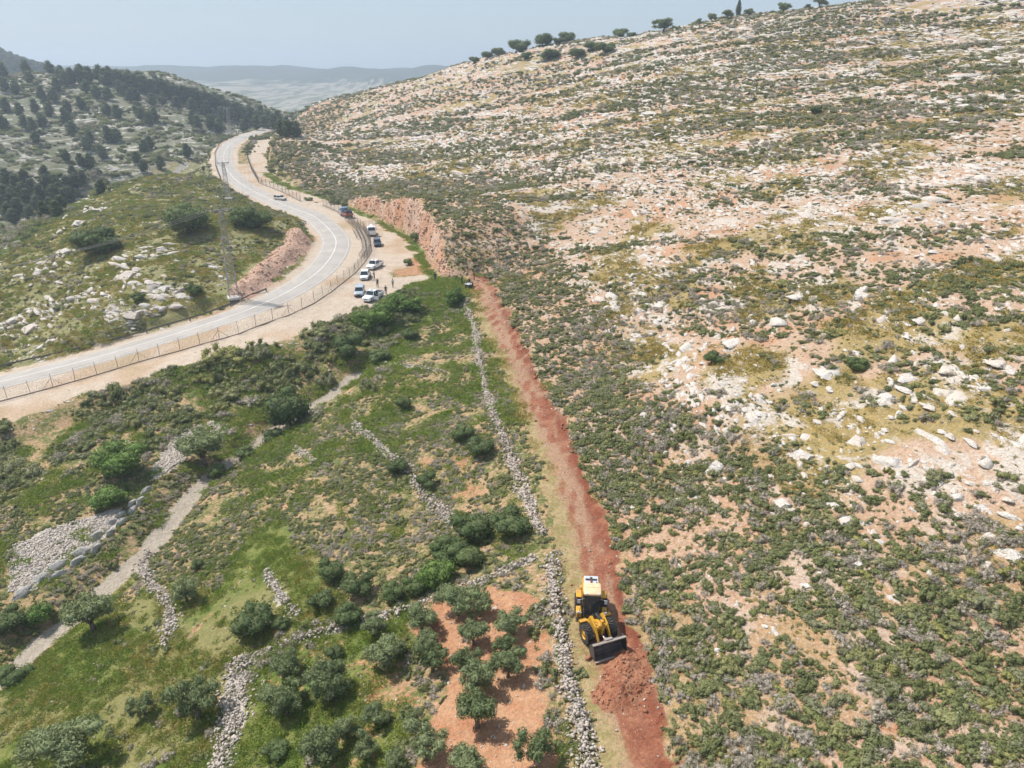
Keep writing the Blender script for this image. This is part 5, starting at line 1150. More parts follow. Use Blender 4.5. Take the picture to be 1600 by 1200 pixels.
def shrub_lobes(seed, flat=.62):
    g = np.random.default_rng(seed); out = [((g.normal()*.06, g.normal()*.06, .13), (.20+.12*g.random(), .20+.12*g.random(), flat*.42))]
    for k in range(g.integers(4, 8)):
        a = g.random()*6.28; d = .14+.30*g.random(); out.append(((d*math.cos(a), d*math.sin(a), .10+.18*g.random()*flat), (.13+.12*g.random(), .13+.12*g.random(), (.14+.12*g.random())*flat*1.2)))
    return out
def template(col, name, mesh):
    o = bpy.data.objects.new(name, mesh); col.objects.link(o); return mesh
COLL = {}
def tcoll(key):
    c = bpy.data.collections.new(key); COLL[key] = c; return c
SHRUB = []; c = tcoll('shrub_templates')
for k in range(7):
    SHRUB.append(template(c, 'shrub_%d' % k, leaf_mesh('shrub', shrub_lobes(50+k), 420, .042, M['shrub'], 50+k, heart=.66)))
for k in range(4):
    gq = np.random.default_rng(70+k); el = gq.uniform(.45, 1.0)
    lb = [((gq.normal()*.26, gq.normal()*.26*el, .06+.06*gq.random()), (.07+.10*gq.random(), .07+.10*gq.random(), .07+.09*gq.random())) for _ in range(17)]
    SHRUB.append(template(c, 'shrub_%d' % (7+k), leaf_mesh('thicket', lb, 1100, .022, M['shrub'], 70+k, heart=.66)))
THORN = []; c = tcoll('thorn_templates')
for k in range(4):
    THORN.append(template(c, 'thorn_%d' % k, leaf_mesh('thorn_bush', shrub_lobes(80+k, .7), 300, .075, M['thorn'], 80+k, heart=.5, aspect=.24, shell=.4, jitter=1.2)))
def tuft(seed, mat, n=16, hgt=.5, spread=.3):
    g = np.random.default_rng(seed); V = []; T = []
    for i in range(n):
        a = g.random()*6.28; r = spread*math.sqrt(g.random()); x, y = r*math.cos(a), r*math.sin(a)
        b = g.random()*6.28; w = .014+.014*g.random(); hh = hgt*(.4+.7*g.random()); lx, ly = g.normal(size=2)*.10
        k = len(V); V += [(x-w*math.cos(b), y-w*math.sin(b), -.03), (x+w*math.cos(b), y+w*math.sin(b), -.03), (x+lx*.6+w*.6*math.cos(b), y+ly*.6+w*.6*math.sin(b), hh*.65), (x+lx*1.6, y+ly*1.6, hh)]
        T += [(k, k+1, k+2), (k, k+2, k+3)]
    return np_mesh('tuft', V, T, mat)
c = tcoll('dwarf_templates')
for k in range(4): template(c, 'dwarf_%d' % k, leaf_mesh('dwarf', shrub_lobes(160+k, .42), 150, .06, M['dwarf'], 160+k, heart=.55, aspect=.5, jitter=1.0))
c = tcoll('grass_templates')
for k in range(4): template(c, 'grass_%d' % k, tuft(120+k, M['grass'], 70, .17, .5))
c = tcoll('straw_templates')
for k in range(3): template(c, 'straw_%d' % k, tuft(140+k, M['straw'], 50, .14, .55))

def rock_mesh(seed, mat, sub=3, flat=.6, cuts=11, name='rock', rough=.16):
    g = np.random.default_rng(seed); bm = bmesh.new(); bmesh.ops.create_icosphere(bm, subdivisions=sub, radius=1)
    V = np.array([v.co for v in bm.verts]); Fc = np.array([[v.index for v in f.verts] for f in bm.faces]); bm.free()
    V *= np.array([1, .62+.3*g.random(), flat])
    for _ in range(cuts):
        n = g.normal(size=3); n[2] = abs(n[2])*.8; n /= np.linalg.norm(n); d = .32+.4*g.random(); d *= np.abs(V @ n).max()
        e = np.maximum(0, V @ n-d); V -= e[:, None]*n*.96
    V *= 1+rough*(fbm(V[:, :1]*3+V[:, 2:]*2+seed, V[:, 1:2]*3-V[:, 2:]*2, seed, 3)-.5); V += g.normal(size=V.shape)*.014
    V[:, :2] *= .5/np.abs(V[:, 0]).max(); V[:, 2] *= .5
    return np_mesh(name, V, Fc, mat)
ROCK = []; c = tcoll('rock_templates')
for k in range(7): ROCK.append(template(c, 'rock_%d' % k, rock_mesh(200+k, M['rock'], 2, [.75, .5, .6, .4, .65, .35, .5][k])))
BOULDER = [rock_mesh(230+k, M['rock'], 4, [.8, .6, .7, .5, .65][k], 8, 'boulder', .26) for k in range(5)]
SLAB = [rock_mesh(250+k, M['rock'], 4, .22, 8, 'slab', .26) for k in range(4)]
LEDGE = [rock_mesh(340+k, M['ledge_rock'], 3, .7, 22, 'block') for k in range(4)]
STONE = []; c = tcoll('stone_templates')
for k in range(4): STONE.append(template(c, 'stone_%d' % k, rock_mesh(260+k, M['wall_stone'], 1, .7, 5, 'stone')))
CLOD = []; c = tcoll('clod_templates')
for k in range(4): CLOD.append(template(c, 'clod_%d' % k, rock_mesh(280+k, M['clod'], 2, .75, 6, 'clod')))

def scatter_group(coll):
    ng = bpy.data.node_groups.new('scatter_'+coll.name, 'GeometryNodeTree')
    ng.interface.new_socket('Geometry', in_out='INPUT', socket_type='NodeSocketGeometry'); ng.interface.new_socket('Geometry', in_out='OUTPUT', socket_type='NodeSocketGeometry')
    nn = ng.nodes; ll = ng.links
    gi = nn.new('NodeGroupInput'); go = nn.new('NodeGroupOutput'); mp = nn.new('GeometryNodeMeshToPoints'); ip = nn.new('GeometryNodeInstanceOnPoints')
    ci = nn.new('GeometryNodeCollectionInfo'); ci.inputs['Collection'].default_value = coll; ci.inputs['Separate Children'].default_value = True; ci.inputs['Reset Children'].default_value = True
    def named(n, t):
        a = nn.new('GeometryNodeInputNamedAttribute'); a.data_type = t; a.inputs['Name'].default_value = n; return a.outputs['Attribute']
    ll.new(gi.outputs[0], mp.inputs['Mesh']); ll.new(mp.outputs[0], ip.inputs['Points']); ll.new(ci.outputs[0], ip.inputs['Instance'])
    ip.inputs['Pick Instance'].default_value = True
    ll.new(named('pick', 'INT'), ip.inputs['Instance Index']); ll.new(named('turn', 'FLOAT_VECTOR'), ip.inputs['Rotation']); ll.new(named('size', 'FLOAT_VECTOR'), ip.inputs['Scale'])
    ll.new(ip.outputs[0], go.inputs[0]); return ng
SG = {}
def scatter(name, coll, pts, turn, size, pick, parent=None):
    me = bpy.data.meshes.new(name); n = len(pts); me.vertices.add(n); me.vertices.foreach_set('co', np.asarray(pts, np.float32).ravel())
    for an, at, v in (('turn', 'FLOAT_VECTOR', turn), ('size', 'FLOAT_VECTOR', size)):
        a = me.attributes.new(an, at, 'POINT'); a.data.foreach_set('vector', np.asarray(v, np.float32).ravel())
    a = me.attributes.new('pick', 'INT', 'POINT'); a.data.foreach_set('value', np.asarray(pick, np.int32))
    o = put(name, me, parent); m = o.modifiers.new('scatter', 'NODES')
    if coll not in SG: SG[coll] = scatter_group(COLL[coll])
    m.node_group = SG[coll]; o['kind'] = 'stuff'; return o

# ------------------------------------------------------------------ where things grow
def field_points(cell, r0, r1, seed):
    g = np.random.default_rng(seed)
    X, Y = np.meshgrid(np.arange(-.78*r1-20, .78*r1+20, cell), np.arange(18, r1, cell))
    x = X.ravel()+(g.random(X.size)-.5)*cell*1.3; y = Y.ravel()+(g.random(X.size)-.5)*cell*1.3
    r = np.hypot(x, y); m = (r >= r0) & (r < r1) & (np.abs(x) < .76*y+12)
    return x[m], y[m], g
def slope_dir(x, y, e=2.0):
    gx_ = ground_z(x+e, y)-ground_z(x-e, y); gy_ = ground_z(x, y+e)-ground_z(x, y-e)
    return np.arctan2(-gx_, gy_), np.hypot(gx_, gy_)/(2*e)     # bearing of the contour, steepness
TREES = [(x, y, w) for k in ('grove_olives', 'field_olives', 'dark_bushes', 'bright_bushes', 'great_tree', 'wadi_tree') for x, y, w in L[k]]
def clear_of(x, y, pts, k=.42):
    m = np.ones(len(x), bool)
    for a, b, w in pts: m &= np.hypot(x-a, y-b) > w*k
    return m
def wall_dist(x, y):
    d = np.full(len(x), 1e9)
    for l in L['walls'].values(): d = np.minimum(d, along(x, y, l)[0])
    return d

SH = {k: [] for k in ('pt', 'sz', 'kind', 'pri', 'zone', 'thick', 'rz')}
RK = {k: [] for k in ('pt', 'sz', 'rz', 'pri', 'zone', 'tilt')}
GR = []; ST = []
def road_flat(x, y):
    d, sd_, _ = along(x, y, L['road']); return (d > 5.6) & (pdist(x, y, L['shelf']) > .3) & ~((sd_ > 0) & (d < 9.5))
for cell, r0, r1, seed in ((.5, 0, 95, 1), (.7, 95, 150, 2), (.95, 150, 215, 3), (1.2, 215, 320, 6), (1.7, 320, 470, 5), (3.2, 470, 600, 4)):
    x, y, g = field_points(cell, r0, r1, seed); z = ground_z(x, y); q = zones(x, y, z); n = len(x); area = cell*cell
    ok = (q['spoil'] < .35) & (q['track'] < .35) & (q['path'] < .3) & (q['cut'] < .4) & (q['side'] < .4) & road_flat(x, y) & clear_of(x, y, TREES, .3)
    clump = fbm(x/6, y/6, 301, 3); fine = fbm(x/2.2, y/2.2, 302, 2); band = fbm(x/30+.3*fine, y/9+z*.3, 303, 3)
    bedn = fbm(x/18, y/18, 304, 2); beds = vnoise(z/1.1+bedn*5, x/22+y/40, 305)
    rr = np.hypot(x, y); hill = q['hill'] > .5; rocky = q['rocky']; left = (q['left'] > .3); green = q['green'] > .5; orange = q['orange'] > .45
    bank = (~hill) & (~left) & (pdist(x, y, L['shelf']) < 22) & (x < -18) & (along(x, y, L['road'])[1] > 0)
    knoll = q['knoll'] > .5
    field = ~(hill | left | knoll | green | orange | bank)
    den = np.zeros(n)
    den[field] = 3.6*sstep(.25, .5, fine+.4*(clump-.5))[field]
    den[bank] = .75*sstep(.46, .56, clump)[bank]
    den[knoll] = .42*sstep(.35, .6, clump)[knoll]
    hd = (1-rocky)*3.3*sstep(.24, .42, fine+.3*(clump-.4)) + rocky*1.35*sstep(.46, .55, band+.35*(fine-.5))
    den[hill] = (hd*(1-.55*sstep(.55, .75, beds)*rocky))[hill]
    th_ = inside(x, y, L['thicket']); den[green] = (.16*sstep(.5, .7, clump)+1.6*th_*sstep(.3, .5, fine))[green]; den[orange] = .02
    den[left] = .22*sstep(.4, .6, clump)[left]
    den *= (q['rubble'] < .4)*1.0+(q['rubble'] >= .4)*np.where(wall_dist(x, y) < 1.5, .22, .06)
    dgt = along(x, y, L['walls']['grove_top'])[0]; dtl = along(x, y, L['walls']['track_lower'])[0]; brush = (dgt < 1.5) | ((dtl > .55) & (dtl < 2.1)); den = np.where(brush & (q['track'] < .2), 2.4*sstep(.35, .5, fine), den)
    keep = ok & (g.random(n) < den*area*1.0)
    s = (.55+1.0*g.random(n)**1.7)*(1+.35*(clump-.5))
    s = np.where(field, .5+.4*g.random(n), s); s = np.where(bank, s*1.7, s); s = np.where(hill & (rocky > .5), s*1.0, s); s = np.where(left, 1.0+1.8*g.random(n), s)
    s *= 1+.55*sstep(120, 280, rr)
    grey = g.random(n) < np.where(green, .35, np.where(hill, .17+.36*sstep(.42, .65, fbm(x/9, y/9, 306, 2)), .12+.5*sstep(.55, .72, fbm(x/8, y/8, 307, 2))))
    grey = np.where(brush, g.random(n) < np.where(dgt < 1.5, .8, .55), grey)
    zn_ = np.where(hill & (rocky > .5), 0, np.where(hill, 1, np.where(knoll, 2, np.where(bank, 3, np.where(left, 4, 5)))))
    thick = (g.random(n) < np.where(hill, .10, np.where(bank, .2, .03))*sstep(.45, .6, clump)+.01) & ~grey & ~left; s = np.where(thick, s*np.where(hill, 1.7, 2.0), s); cdv, _ = slope_dir(x, y)
    SH['thick'].append(thick[keep]); SH['rz'].append((cdv+g.normal(size=n)*.5)[keep])
    SH['pt'].append(np.stack([x, y, z-.03], -1)[keep]); SH['sz'].append(s[keep]); SH['kind'].append(grey[keep]); SH['pri'].append((s/rr)[keep]); SH['zone'].append(zn_[keep])
    # rocks in beds along the contours
    rd = np.zeros(n)
    rd[hill] = (rocky*(1.05*sstep(.50, .64, beds)+.15)+(1-rocky)*(.10+.7*sstep(.54, .66, fbm(x/5, y/5, 308, 3))))[hill]
    rd[knoll] = .05+1.2*sstep(.56, .66, fbm(x/8, y/8+z*.3, 309, 3))[knoll]
    rd[field] = .05; rd[bank] = .10+.25*sstep(.55, .7, fine)[bank]; rd[left] = .09*sstep(.5, .66, beds)[left]; rd[green] = .02; rd[orange] = .05
    keep = ok & (g.random(n) < rd*area*(1.2 if cell > 1 else 1.0))
    s = (.22+.75*g.random(n)**2.6); s = np.where(hill & (rocky > .4), s*1.55, s); s = np.where(left, s*2.2, s); s *= 1+.7*sstep(120, 280, rr)
    s = np.where(field | orange | green, s*.6, s)
    cd, _ = slope_dir(x, y); rz = np.where(g.random(n) < .6+.35*sstep(90, 180, rr), cd+g.normal(size=n)*.3, g.random(n)*6.28)
    RK['pt'].append(np.stack([x, y, z+.02*s], -1)[keep]); RK['sz'].append(s[keep]); RK['rz'].append(rz[keep]); RK['pri'].append((s/rr)[keep]); RK['zone'].append(zn_[keep])
g = np.random.default_rng(17)
for key, m_, zi in (('hill_boulders', 5, 0), ('knoll_boulders', 22, 2), ('hill_slabs', 7, 0)):
    for bx0, by0, bw0 in L[key]:
        x = bx0+g.normal(size=m_)*bw0*.6; y = by0+g.normal(size=m_)*bw0*.5; s = bw0*(.14+.38*g.random(m_)**1.5); cd, _ = slope_dir(x, y)
        RK['pt'].append(np.stack([x, y, ground_z(x, y)+.03*s], -1)); RK['sz'].append(s); RK['rz'].append(cd+g.normal(size=m_)*.4); RK['pri'].append(s*.6/np.hypot(x, y)); RK['zone'].append(np.full(m_, zi))
SH = {k: np.concatenate(v) for k, v in SH.items() if v}; RK = {k: np.concatenate(v) for k, v in RK.items() if v}

def size3(s, g, lo=.75, hi=1.2): return np.stack([s*(lo+(hi-lo)*g.random(len(s))), s*(lo+(hi-lo)*g.random(len(s))), s*(.8+.4*g.random(len(s)))], -1)
def upright(n, g, t=.12): return np.stack([g.normal(size=n)*t, g.normal(size=n)*t, g.random(n)*6.28], -1)
in_view = lambda p: (np.abs(p[:, 0]) < .66*p[:, 1]) & (p[:, 1] > 31)
ZONE_TEXT = ['on the rocky right hillside', 'on the scrub slope right of the track', 'on the knoll left of the road', 'on the bank below the road', 'on the far left hillside', 'on the field left of the track']
def where(pt):
    a = pt[0]/pt[1]; d_ = math.hypot(pt[0]-6.6, pt[1]-45)
    side = 'close to the yellow loader' if d_ < 9 else 'near the left picture edge' if a < -.5 else 'near the right picture edge' if a > .55 else 'in the foreground' if pt[1] < 36 else 'farther back' if pt[1] > 60 else 'midway up the picture'
    return side
for grey, coll, tm, nm, label, n_ind in ((False, 'shrub_templates', SHRUB, 'low_shrub', 'low rounded grey-green shrub', 300), (True, 'thorn_templates', THORN, 'thorn_bush', 'low grey leafless thorn bush', 200)):
    sel = np.where(SH['kind'] == grey)[0]; pr = SH['pri'][sel]*in_view(SH['pt'][sel]); order = sel[np.argsort(-pr)]
    ind, rest = order[:n_ind], order[n_ind:]; g = np.random.default_rng(11+grey)
    S3 = size3(SH['sz'], g, .65, 1.35); T3 = upright(len(SH['sz']), g); T3[:, 2] = np.where(SH['thick'], SH['rz'], T3[:, 2])
    pk = np.where(SH['thick'], 7+g.integers(0, 4, len(SH['sz'])), g.integers(0, 7, len(SH['sz']))) if not grey else g.integers(0, 4, len(SH['sz']))
    ord_ = sorted(range(len(tm)), key=lambda k_: '%s_%d' % ('shrub', k_)); rank_ = np.array([ord_.index(k_) for k_ in range(len(tm))])
    scatter(nm+'_cover', coll, SH['pt'][rest], T3[rest], S3[rest], rank_[pk[rest]])
    for i in ind:
        o = put(nm, tm[int(pk[i])]); o.location = SH['pt'][i]; o.rotation_euler = T3[i]; o.scale = S3[i]
        zt = ZONE_TEXT[int(SH['zone'][i])]; tag(o, label.replace('rounded ', '').replace('low grey leafless', 'grey')+' '+zt+' '+where(SH['pt'][i]), 'shrub', ('low shrubs ' if not grey else 'thorn bushes ')+zt)
pr = RK['pri']*in_view(RK['pt']); order = np.argsort(-pr); g = np.random.default_rng(21)
ind, rest = order[:170], order[170:]
n = len(RK['sz']); lg = 1+1.1*sstep(90, 200, np.hypot(RK['pt'][:, 0], RK['pt'][:, 1]))*g.random(n); S3 = np.stack([RK['sz']*lg*(.9+.5*g.random(n)), RK['sz']*(.75+.4*g.random(n)), RK['sz']*(.6+.5*g.random(n))], -1); T3 = np.stack([g.normal(size=n)*.15, g.normal(size=n)*.15, RK['rz']], -1)
scatter('loose_limestone', 'rock_templates', RK['pt'][rest], T3[rest], S3[rest], g.integers(0, 7, len(rest)))
for i in ind:
    o = put('limestone_rock', ROCK[int(g.integers(0, 7))]); o.location = RK['pt'][i]; o.rotation_euler = T3[i]; o.scale = S3[i]
    zt = ZONE_TEXT[int(RK['zone'][i])]; tag(o, 'pale limestone rock '+zt+' '+where(RK['pt'][i]), 'rock', 'limestone rocks '+zt)

# grass, straw and pebbles
for cell, r0, r1, seed in ((.34, 0, 80, 31), (.6, 80, 170, 32), (1.1, 170, 300, 33)):
    x, y, g = field_points(cell, r0, r1, seed); z = ground_z(x, y); q = zones(x, y, z); n = len(x); area = cell*cell
    ok = (q['path'] < .3) & (q['spoil'] < .35) & (q['cut'] < .3) & ((q['green'] > .5) | road_flat(x, y)) & (along(x, y, L['road'])[0] > 5.2) #(x, y)
    f = fbm(x/3, y/3, 311, 3); slow = fbm(x/9, y/9, 201, 3); hill = q['hill'] > .5
    gd = 3.6*(q['green'] > .4)*sstep(.3, .55, f)*(1-.35*sstep(.5, .66, slow)) + .5*(q['knoll'] > .5)*sstep(.4, .6, f) + 1.8*(~hill)*(q['knoll'] < .5)*(q['green'] <= .4)*(q['sand'] < .4)*(q['orange'] < .5)*(q['track'] < .3)*sstep(.45, .6, f)*(x+.36*y > -70)
    k = ok & (g.random(n) < gd*area); GR.append(('g', np.stack([x, y, z], -1)[k], (.7+.7*g.random(n))[k]*(1+.6*(cell > .5))))
    sd_ = 1.4*(q['green'] > .5)*sstep(.5, .6, slow)*sstep(.35, .55, f) + 1.1*(q['knoll'] > .5)*sstep(.35, .55, f) + 1.3*hill*sstep(.50, .60, slow)*sstep(.4, .55, f)*(.45+.55*(q['rocky'] > .2)) + .8*q['verge']*sstep(.4, .6, f)
    k = ok & (g.random(n) < sd_*area); GR.append(('s', np.stack([x, y, z], -1)[k], (.7+.6*g.random(n))[k]*(1+.6*(cell > .5))))
    if r0 < 150:
        pd = 2.2*q['orange']*(q['hill'] < .5) + .7*(q['track'] > .5) + .8*(q['hill'] > .5)*(q['track'] < .5) + .5*(q['sand'] > .6)*sstep(.55, .7, f)*(q['hill'] < .5) + .35*(q['green'] > .5)
        k = (g.random(n) < pd*area) & (along(x, y, L['road'])[0] > 4.2); ST.append((np.stack([x, y, z+.01], -1)[k], (.09+.22*g.random(n)**2.2)[k]))
DW = []
for cell, r0, r1, seed in ((.42, 0, 85, 61), (.62, 85, 160, 62), (1.0, 160, 300, 63)):
    x, y, g = field_points(cell, r0, r1, seed); z = ground_z(x, y); q = zones(x, y, z); n = len(x)
    f = fbm(x/1.6, y/1.6, 321, 2); h_ = q['hill'] > .5
    dn = np.where(h_, (1-q['rocky'])*3.0*sstep(.3, .5, f)+q['rocky']*1.0*sstep(.36, .56, f), 1.2*sstep(.35, .55, f)*(q['green'] < .5)*(1-.75*((pdist(x, y, L['shelf']) < 22) & (x < -18)))*(q['orange'] < .35)+.9*(q['green'] >= .5))*(q['track'] < .3)*(q['spoil'] < .35)*(q['path'] < .3)*(q['cut'] < .3)*(q['rubble'] < .4)*(q['left'] < .5)
    k = (g.random(n) < dn*cell*cell) & road_flat(x, y); DW.append((np.stack([x, y, z-.02], -1)[k], ((.28+.42*g.random(n))*(1+.8*sstep(100, 220, np.hypot(x, y))))[k]))
p = np.concatenate([a[0] for a in DW]); s = np.concatenate([a[1] for a in DW]); g = np.random.default_rng(44)
scatter('dwarf_scrub', 'dwarf_templates', p, upright(len(p), g, .1), np.stack([s*(.8+.6*g.random(len(s))), s, s*.8], -1), g.integers(0, 4, len(p)))
for key, coll, nm, cnt in (('g', 'grass_templates', 'meadow_grass', 4), ('s', 'straw_templates', 'ochre_grass', 3)):
    p = np.concatenate([a[1] for a in GR if a[0] == key]); s = np.concatenate([a[2] for a in GR if a[0] == key]); g = np.random.default_rng(41)
    scatter(nm, coll, p, upright(len(p), g, .1), np.stack([s, s, s], -1), g.integers(0, cnt, len(p)))
p = np.concatenate([a[0] for a in ST]); s = np.concatenate([a[1] for a in ST]); g = np.random.default_rng(43)
scatter('loose_pebbles', 'stone_templates', p, g.random((len(p), 3))*6.28, np.stack([s, s, s*.8], -1), g.integers(0, 4, len(p)))

# ------------------------------------------------------------------ boulders and slabs one can point at
def boulder(x, y, w, k, label, group, slab=False):
    me = (SLAB if slab else BOULDER)[k % (4 if slab else 5)]
    o = put('limestone_slab' if slab else 'boulder', me); r_ = random.Random(k*7+int(x*10))
    cd, st_ = slope_dir(np.array([x]), np.array([y])); rz = float(cd[0])+r_.uniform(-.4, .4)
    o.location = (x, y, GZ(x, y)-(.03*w if slab else .06*w)); o.rotation_euler = (r_.uniform(-.12, .12), r_.uniform(-.12, .12), rz)
    if slab: o.scale = (w*1.3, w*r_.uniform(1.0, 1.5), w*.7)
    else: o.scale = (w*1.15, w*r_.uniform(.85, 1.15), w*r_.uniform(.7, 1.0))
    tag(o, label, 'rock', group)
def ranked(pts, key): return sorted(pts, key=key)
for i, (x, y, w) in enumerate(ranked(L['hill_boulders'], lambda p: math.hypot(p[0]-6.5, p[1]-45))):
    boulder(x, y, min(w*1.0, 3.0), i, '%s nearest pale limestone boulder to the yellow loader on the right hillside' % nth(i+1) if i else 'pale limestone boulder nearest to the yellow loader on the right hillside', 'boulders on the right hillside')
px_, py_ = L['pylons'][0]
for i, (x, y, w) in enumerate(ranked(L['knoll_boulders'], lambda p: math.hypot(p[0]-px_, p[1]-py_))):
    boulder(x, y, min(w*1.05, 3.8), i+3, ('%s nearest grey limestone outcrop to the near pylon on the knoll' % nth(i+1)) if i else 'grey limestone outcrop nearest to the near pylon on the knoll', 'outcrops on the knoll')
for i, (x, y, w) in enumerate(ranked(L['hill_slabs'], lambda p: p[0]/p[1])):
    boulder(x, y, min(w*.8, 4.2), i, '%s flat bare rock slab from the left on the right hillside' % nth(i+1), 'bare rock slabs on the right hillside', True)

# ------------------------------------------------------------------ dry-stone walls, rubble, ledge
def stones_joined(name, pts, s, templ, parent, seed):
    """many small stones as one real mesh"""
    g = np.random.default_rng(seed); V = []; Fc = []; b = 0
    data = []
    for me in templ:
        v = np.empty(len(me.vertices)*3); me.vertices.foreach_get('co', v); data.append((v.reshape(-1, 3), np.array([p.vertices[:] for p in me.polygons])))
    mats = [Matrix(Euler((g.random()*6.28, g.random()*6.28, g.random()*6.28)).to_matrix()) for _ in range(24)]
    mats = [np.array(m) for m in mats]
    for p, w in zip(pts, s):
        v, f = data[int(g.integers(0, len(data)))]; V.append(v @ mats[int(g.integers(0, 24))].T*w+p); Fc.append(f+b); b += len(v)
    me = np_mesh(name, np.concatenate(V), np.concatenate(Fc), templ[0].materials[0])
    o = put(name, me, parent); o['kind'] = 'stuff'; return o
WALLS = {'track_upper': (1.0, .55, 9, 'long pale dry-stone wall running along the left of the red track'), 'track_lower': (.95, .7, 11, 'collapsed dry-stone wall between the olive grove and the loader'),
 'field_long': (.95, .45, 9, 'broken stone wall slanting across the middle of the terraced field'), 'field_short': (.8, .4, 8, 'short stone heap in the left of the terraced field'),
 'field_cross': (.6, .4, 7, 'short cross wall at the top of the terraced field'), 'meadow': (.9, .45, 9, 'crooked stone wall in the meadow beside the dry stream path'),
 'meadow_small': (.75, .4, 8, 'small stone bank in the meadow right of the crooked wall'), 'grove_broad': (1.35, .5, 11, 'broad bank of pale stones at the left edge of the grove'),
 'grove_top': (.7, .5, 7, 'low stone wall with dead brush along the top of the olive grove')}
for k, (hw, hh, den, label) in WALLS.items():
    l = L['walls'][k]; g = np.random.default_rng(sum(map(ord, k)))
    P = np.array(l); s = np.concatenate([[0], np.cumsum(np.hypot(*np.diff(P, axis=0).T))]); hw = hw*(.9 if k != 'grove_broad' else 1.0); n = int(s[-1]*hw*2*den*3.0)
    t = g.random(n)*s[-1]; wv = .35+1.1*vnoise(t/3.1, t*0+hw*9, 5); t = t[vnoise(t/2.3, t*0+hw*7, 8)+.35*g.random(n) > .2]; wv = .35+1.1*vnoise(t/3.1, t*0+hw*9, 5); n = len(t)
    off = np.clip(g.normal(size=n)*.55, -1.3, 1.3)*hw*wv
    x = np.interp(t, s, P[:, 0]); y = np.interp(t, s, P[:, 1])
    dx = np.interp(t+.3, s, P[:, 0])-np.interp(t-.3, s, P[:, 0]); dy = np.interp(t+.3, s, P[:, 1])-np.interp(t-.3, s, P[:, 1]); dl = np.hypot(dx, dy)+1e-6
    x = x+dy/dl*off; y = y-dx/dl*off
    sz = .11+.30*g.random(n)**3; rise = hh*np.clip(1-(np.abs(off)/(hw*wv+1e-6))**1.6, 0, 1)*(.45+.7*vnoise(t/1.7, t*0+3, 6))*g.random(n)**.5
    e = empty('dry_stone_wall', (float(P[0, 0]), float(P[0, 1]), GZ(*P[0]))); tag(e, label, 'stone wall', 'dry-stone walls')
    pts = np.stack([x, y, ground_z(x, y)+rise+.04], -1)-np.array(e.location)
    stones_joined('stones', pts, sz, STONE, e, 5)
for key, label in (('rubble', 'slope of loose grey rubble above the rock ledge'), ('rubble_high', 'patch of loose rubble below the bank near the dry stream')):
    poly = np.array(L[key]); g = np.random.default_rng(9); n = 9000
    x = g.uniform(poly[:, 0].min(), poly[:, 0].max(), n); y = g.uniform(poly[:, 1].min(), poly[:, 1].max(), n)
    m = (pdist(x, y, L[key]) < (fbm(x/2, y/2, 401, 2)-.5)*2)
    x, y = x[m][:4200], y[m][:4200]; sz = .12+.32*g.random(len(x))**2.5
    o = stones_joined('rubble_slope', np.stack([x, y, ground_z(x, y)+.05], -1), sz, STONE, None, 6); tag(o, label, 'rubble')
e = empty('rock_ledge', (*L['ledge'][0], GZ(*L['ledge'][0]))); tag(e, 'ledge of long grey limestone blocks beside the dry stream path', 'rock ledge')
g = np.random.default_rng(77)
for l, step in ((L['ledge'], 2.0), (L['ledge_low'], 2.3)):
    P = np.array(l); s = np.concatenate([[0], np.cumsum(np.hypot(*np.diff(P, axis=0).T))]); t = .6
    while t < s[-1]:
        w = 1.5+1.4*g.random(); x, y = np.interp(t, s, P[:, 0]), np.interp(t, s, P[:, 1]); a = math.atan2(np.interp(t+.5, s, P[:, 1])-np.interp(t-.5, s, P[:, 1]), np.interp(t+.5, s, P[:, 0])-np.interp(t-.5, s, P[:, 0]))
        o = put('block', LEDGE[int(g.integers(0, 4))], e); o.location = Vector((x, y, GZ(x, y)+.25))-e.location; o.rotation_euler = (g.normal()*.08, g.normal()*.08, a+g.normal()*.12); o.scale = (w*1.1, w*.75, w*.75)
        t += w*.95

# ------------------------------------------------------------------ trees
def crown_lobes(seed, n=9, rx=.5, rz=.42, zc=.62, lob=.24):
    g = np.random.default_rng(seed); out = []
    for k in range(n):
        a = 6.283*k/n*1.0+g.random()*.9; d = rx*(.22+.56*g.random()); r = lob*(.75+.55*g.random())
        out.append(((d*math.cos(a), d*math.sin(a), zc+(g.random()-.45)*rz*.95), (r, r, r*.85)))
    out.append(((0, 0, zc+.05*rz), (rx*.42, rx*.42, rz*.55))); return out
def trunk_mesh(seed, hgt=.5, r=.055, limbs=4, spread=.25):
    g = random.Random(seed); mb = MB(); bend = (g.uniform(-.05, .05), g.uniform(-.05, .05))
    fork = hgt*.45; mb.tube([(0, 0, -.12), (bend[0]*.4, bend[1]*.4, fork*.5), (bend[0], bend[1], fork)], [r*1.35, r, r*.8], 8)
    for k in range(limbs):
        a = 6.283*k/limbs+g.uniform(-.4, .4); d = spread*g.uniform(.7, 1.1)
        mb.tube([(bend[0], bend[1], fork-.02), (bend[0]+.5*d*math.cos(a), bend[1]+.5*d*math.sin(a), fork+(hgt-fork)*.6), (bend[0]+d*math.cos(a), bend[1]+d*math.sin(a), hgt*1.1)], [r*.6, r*.42, r*.15], 6)
    return mb.mesh('trunk', M['bark'], smooth=True)
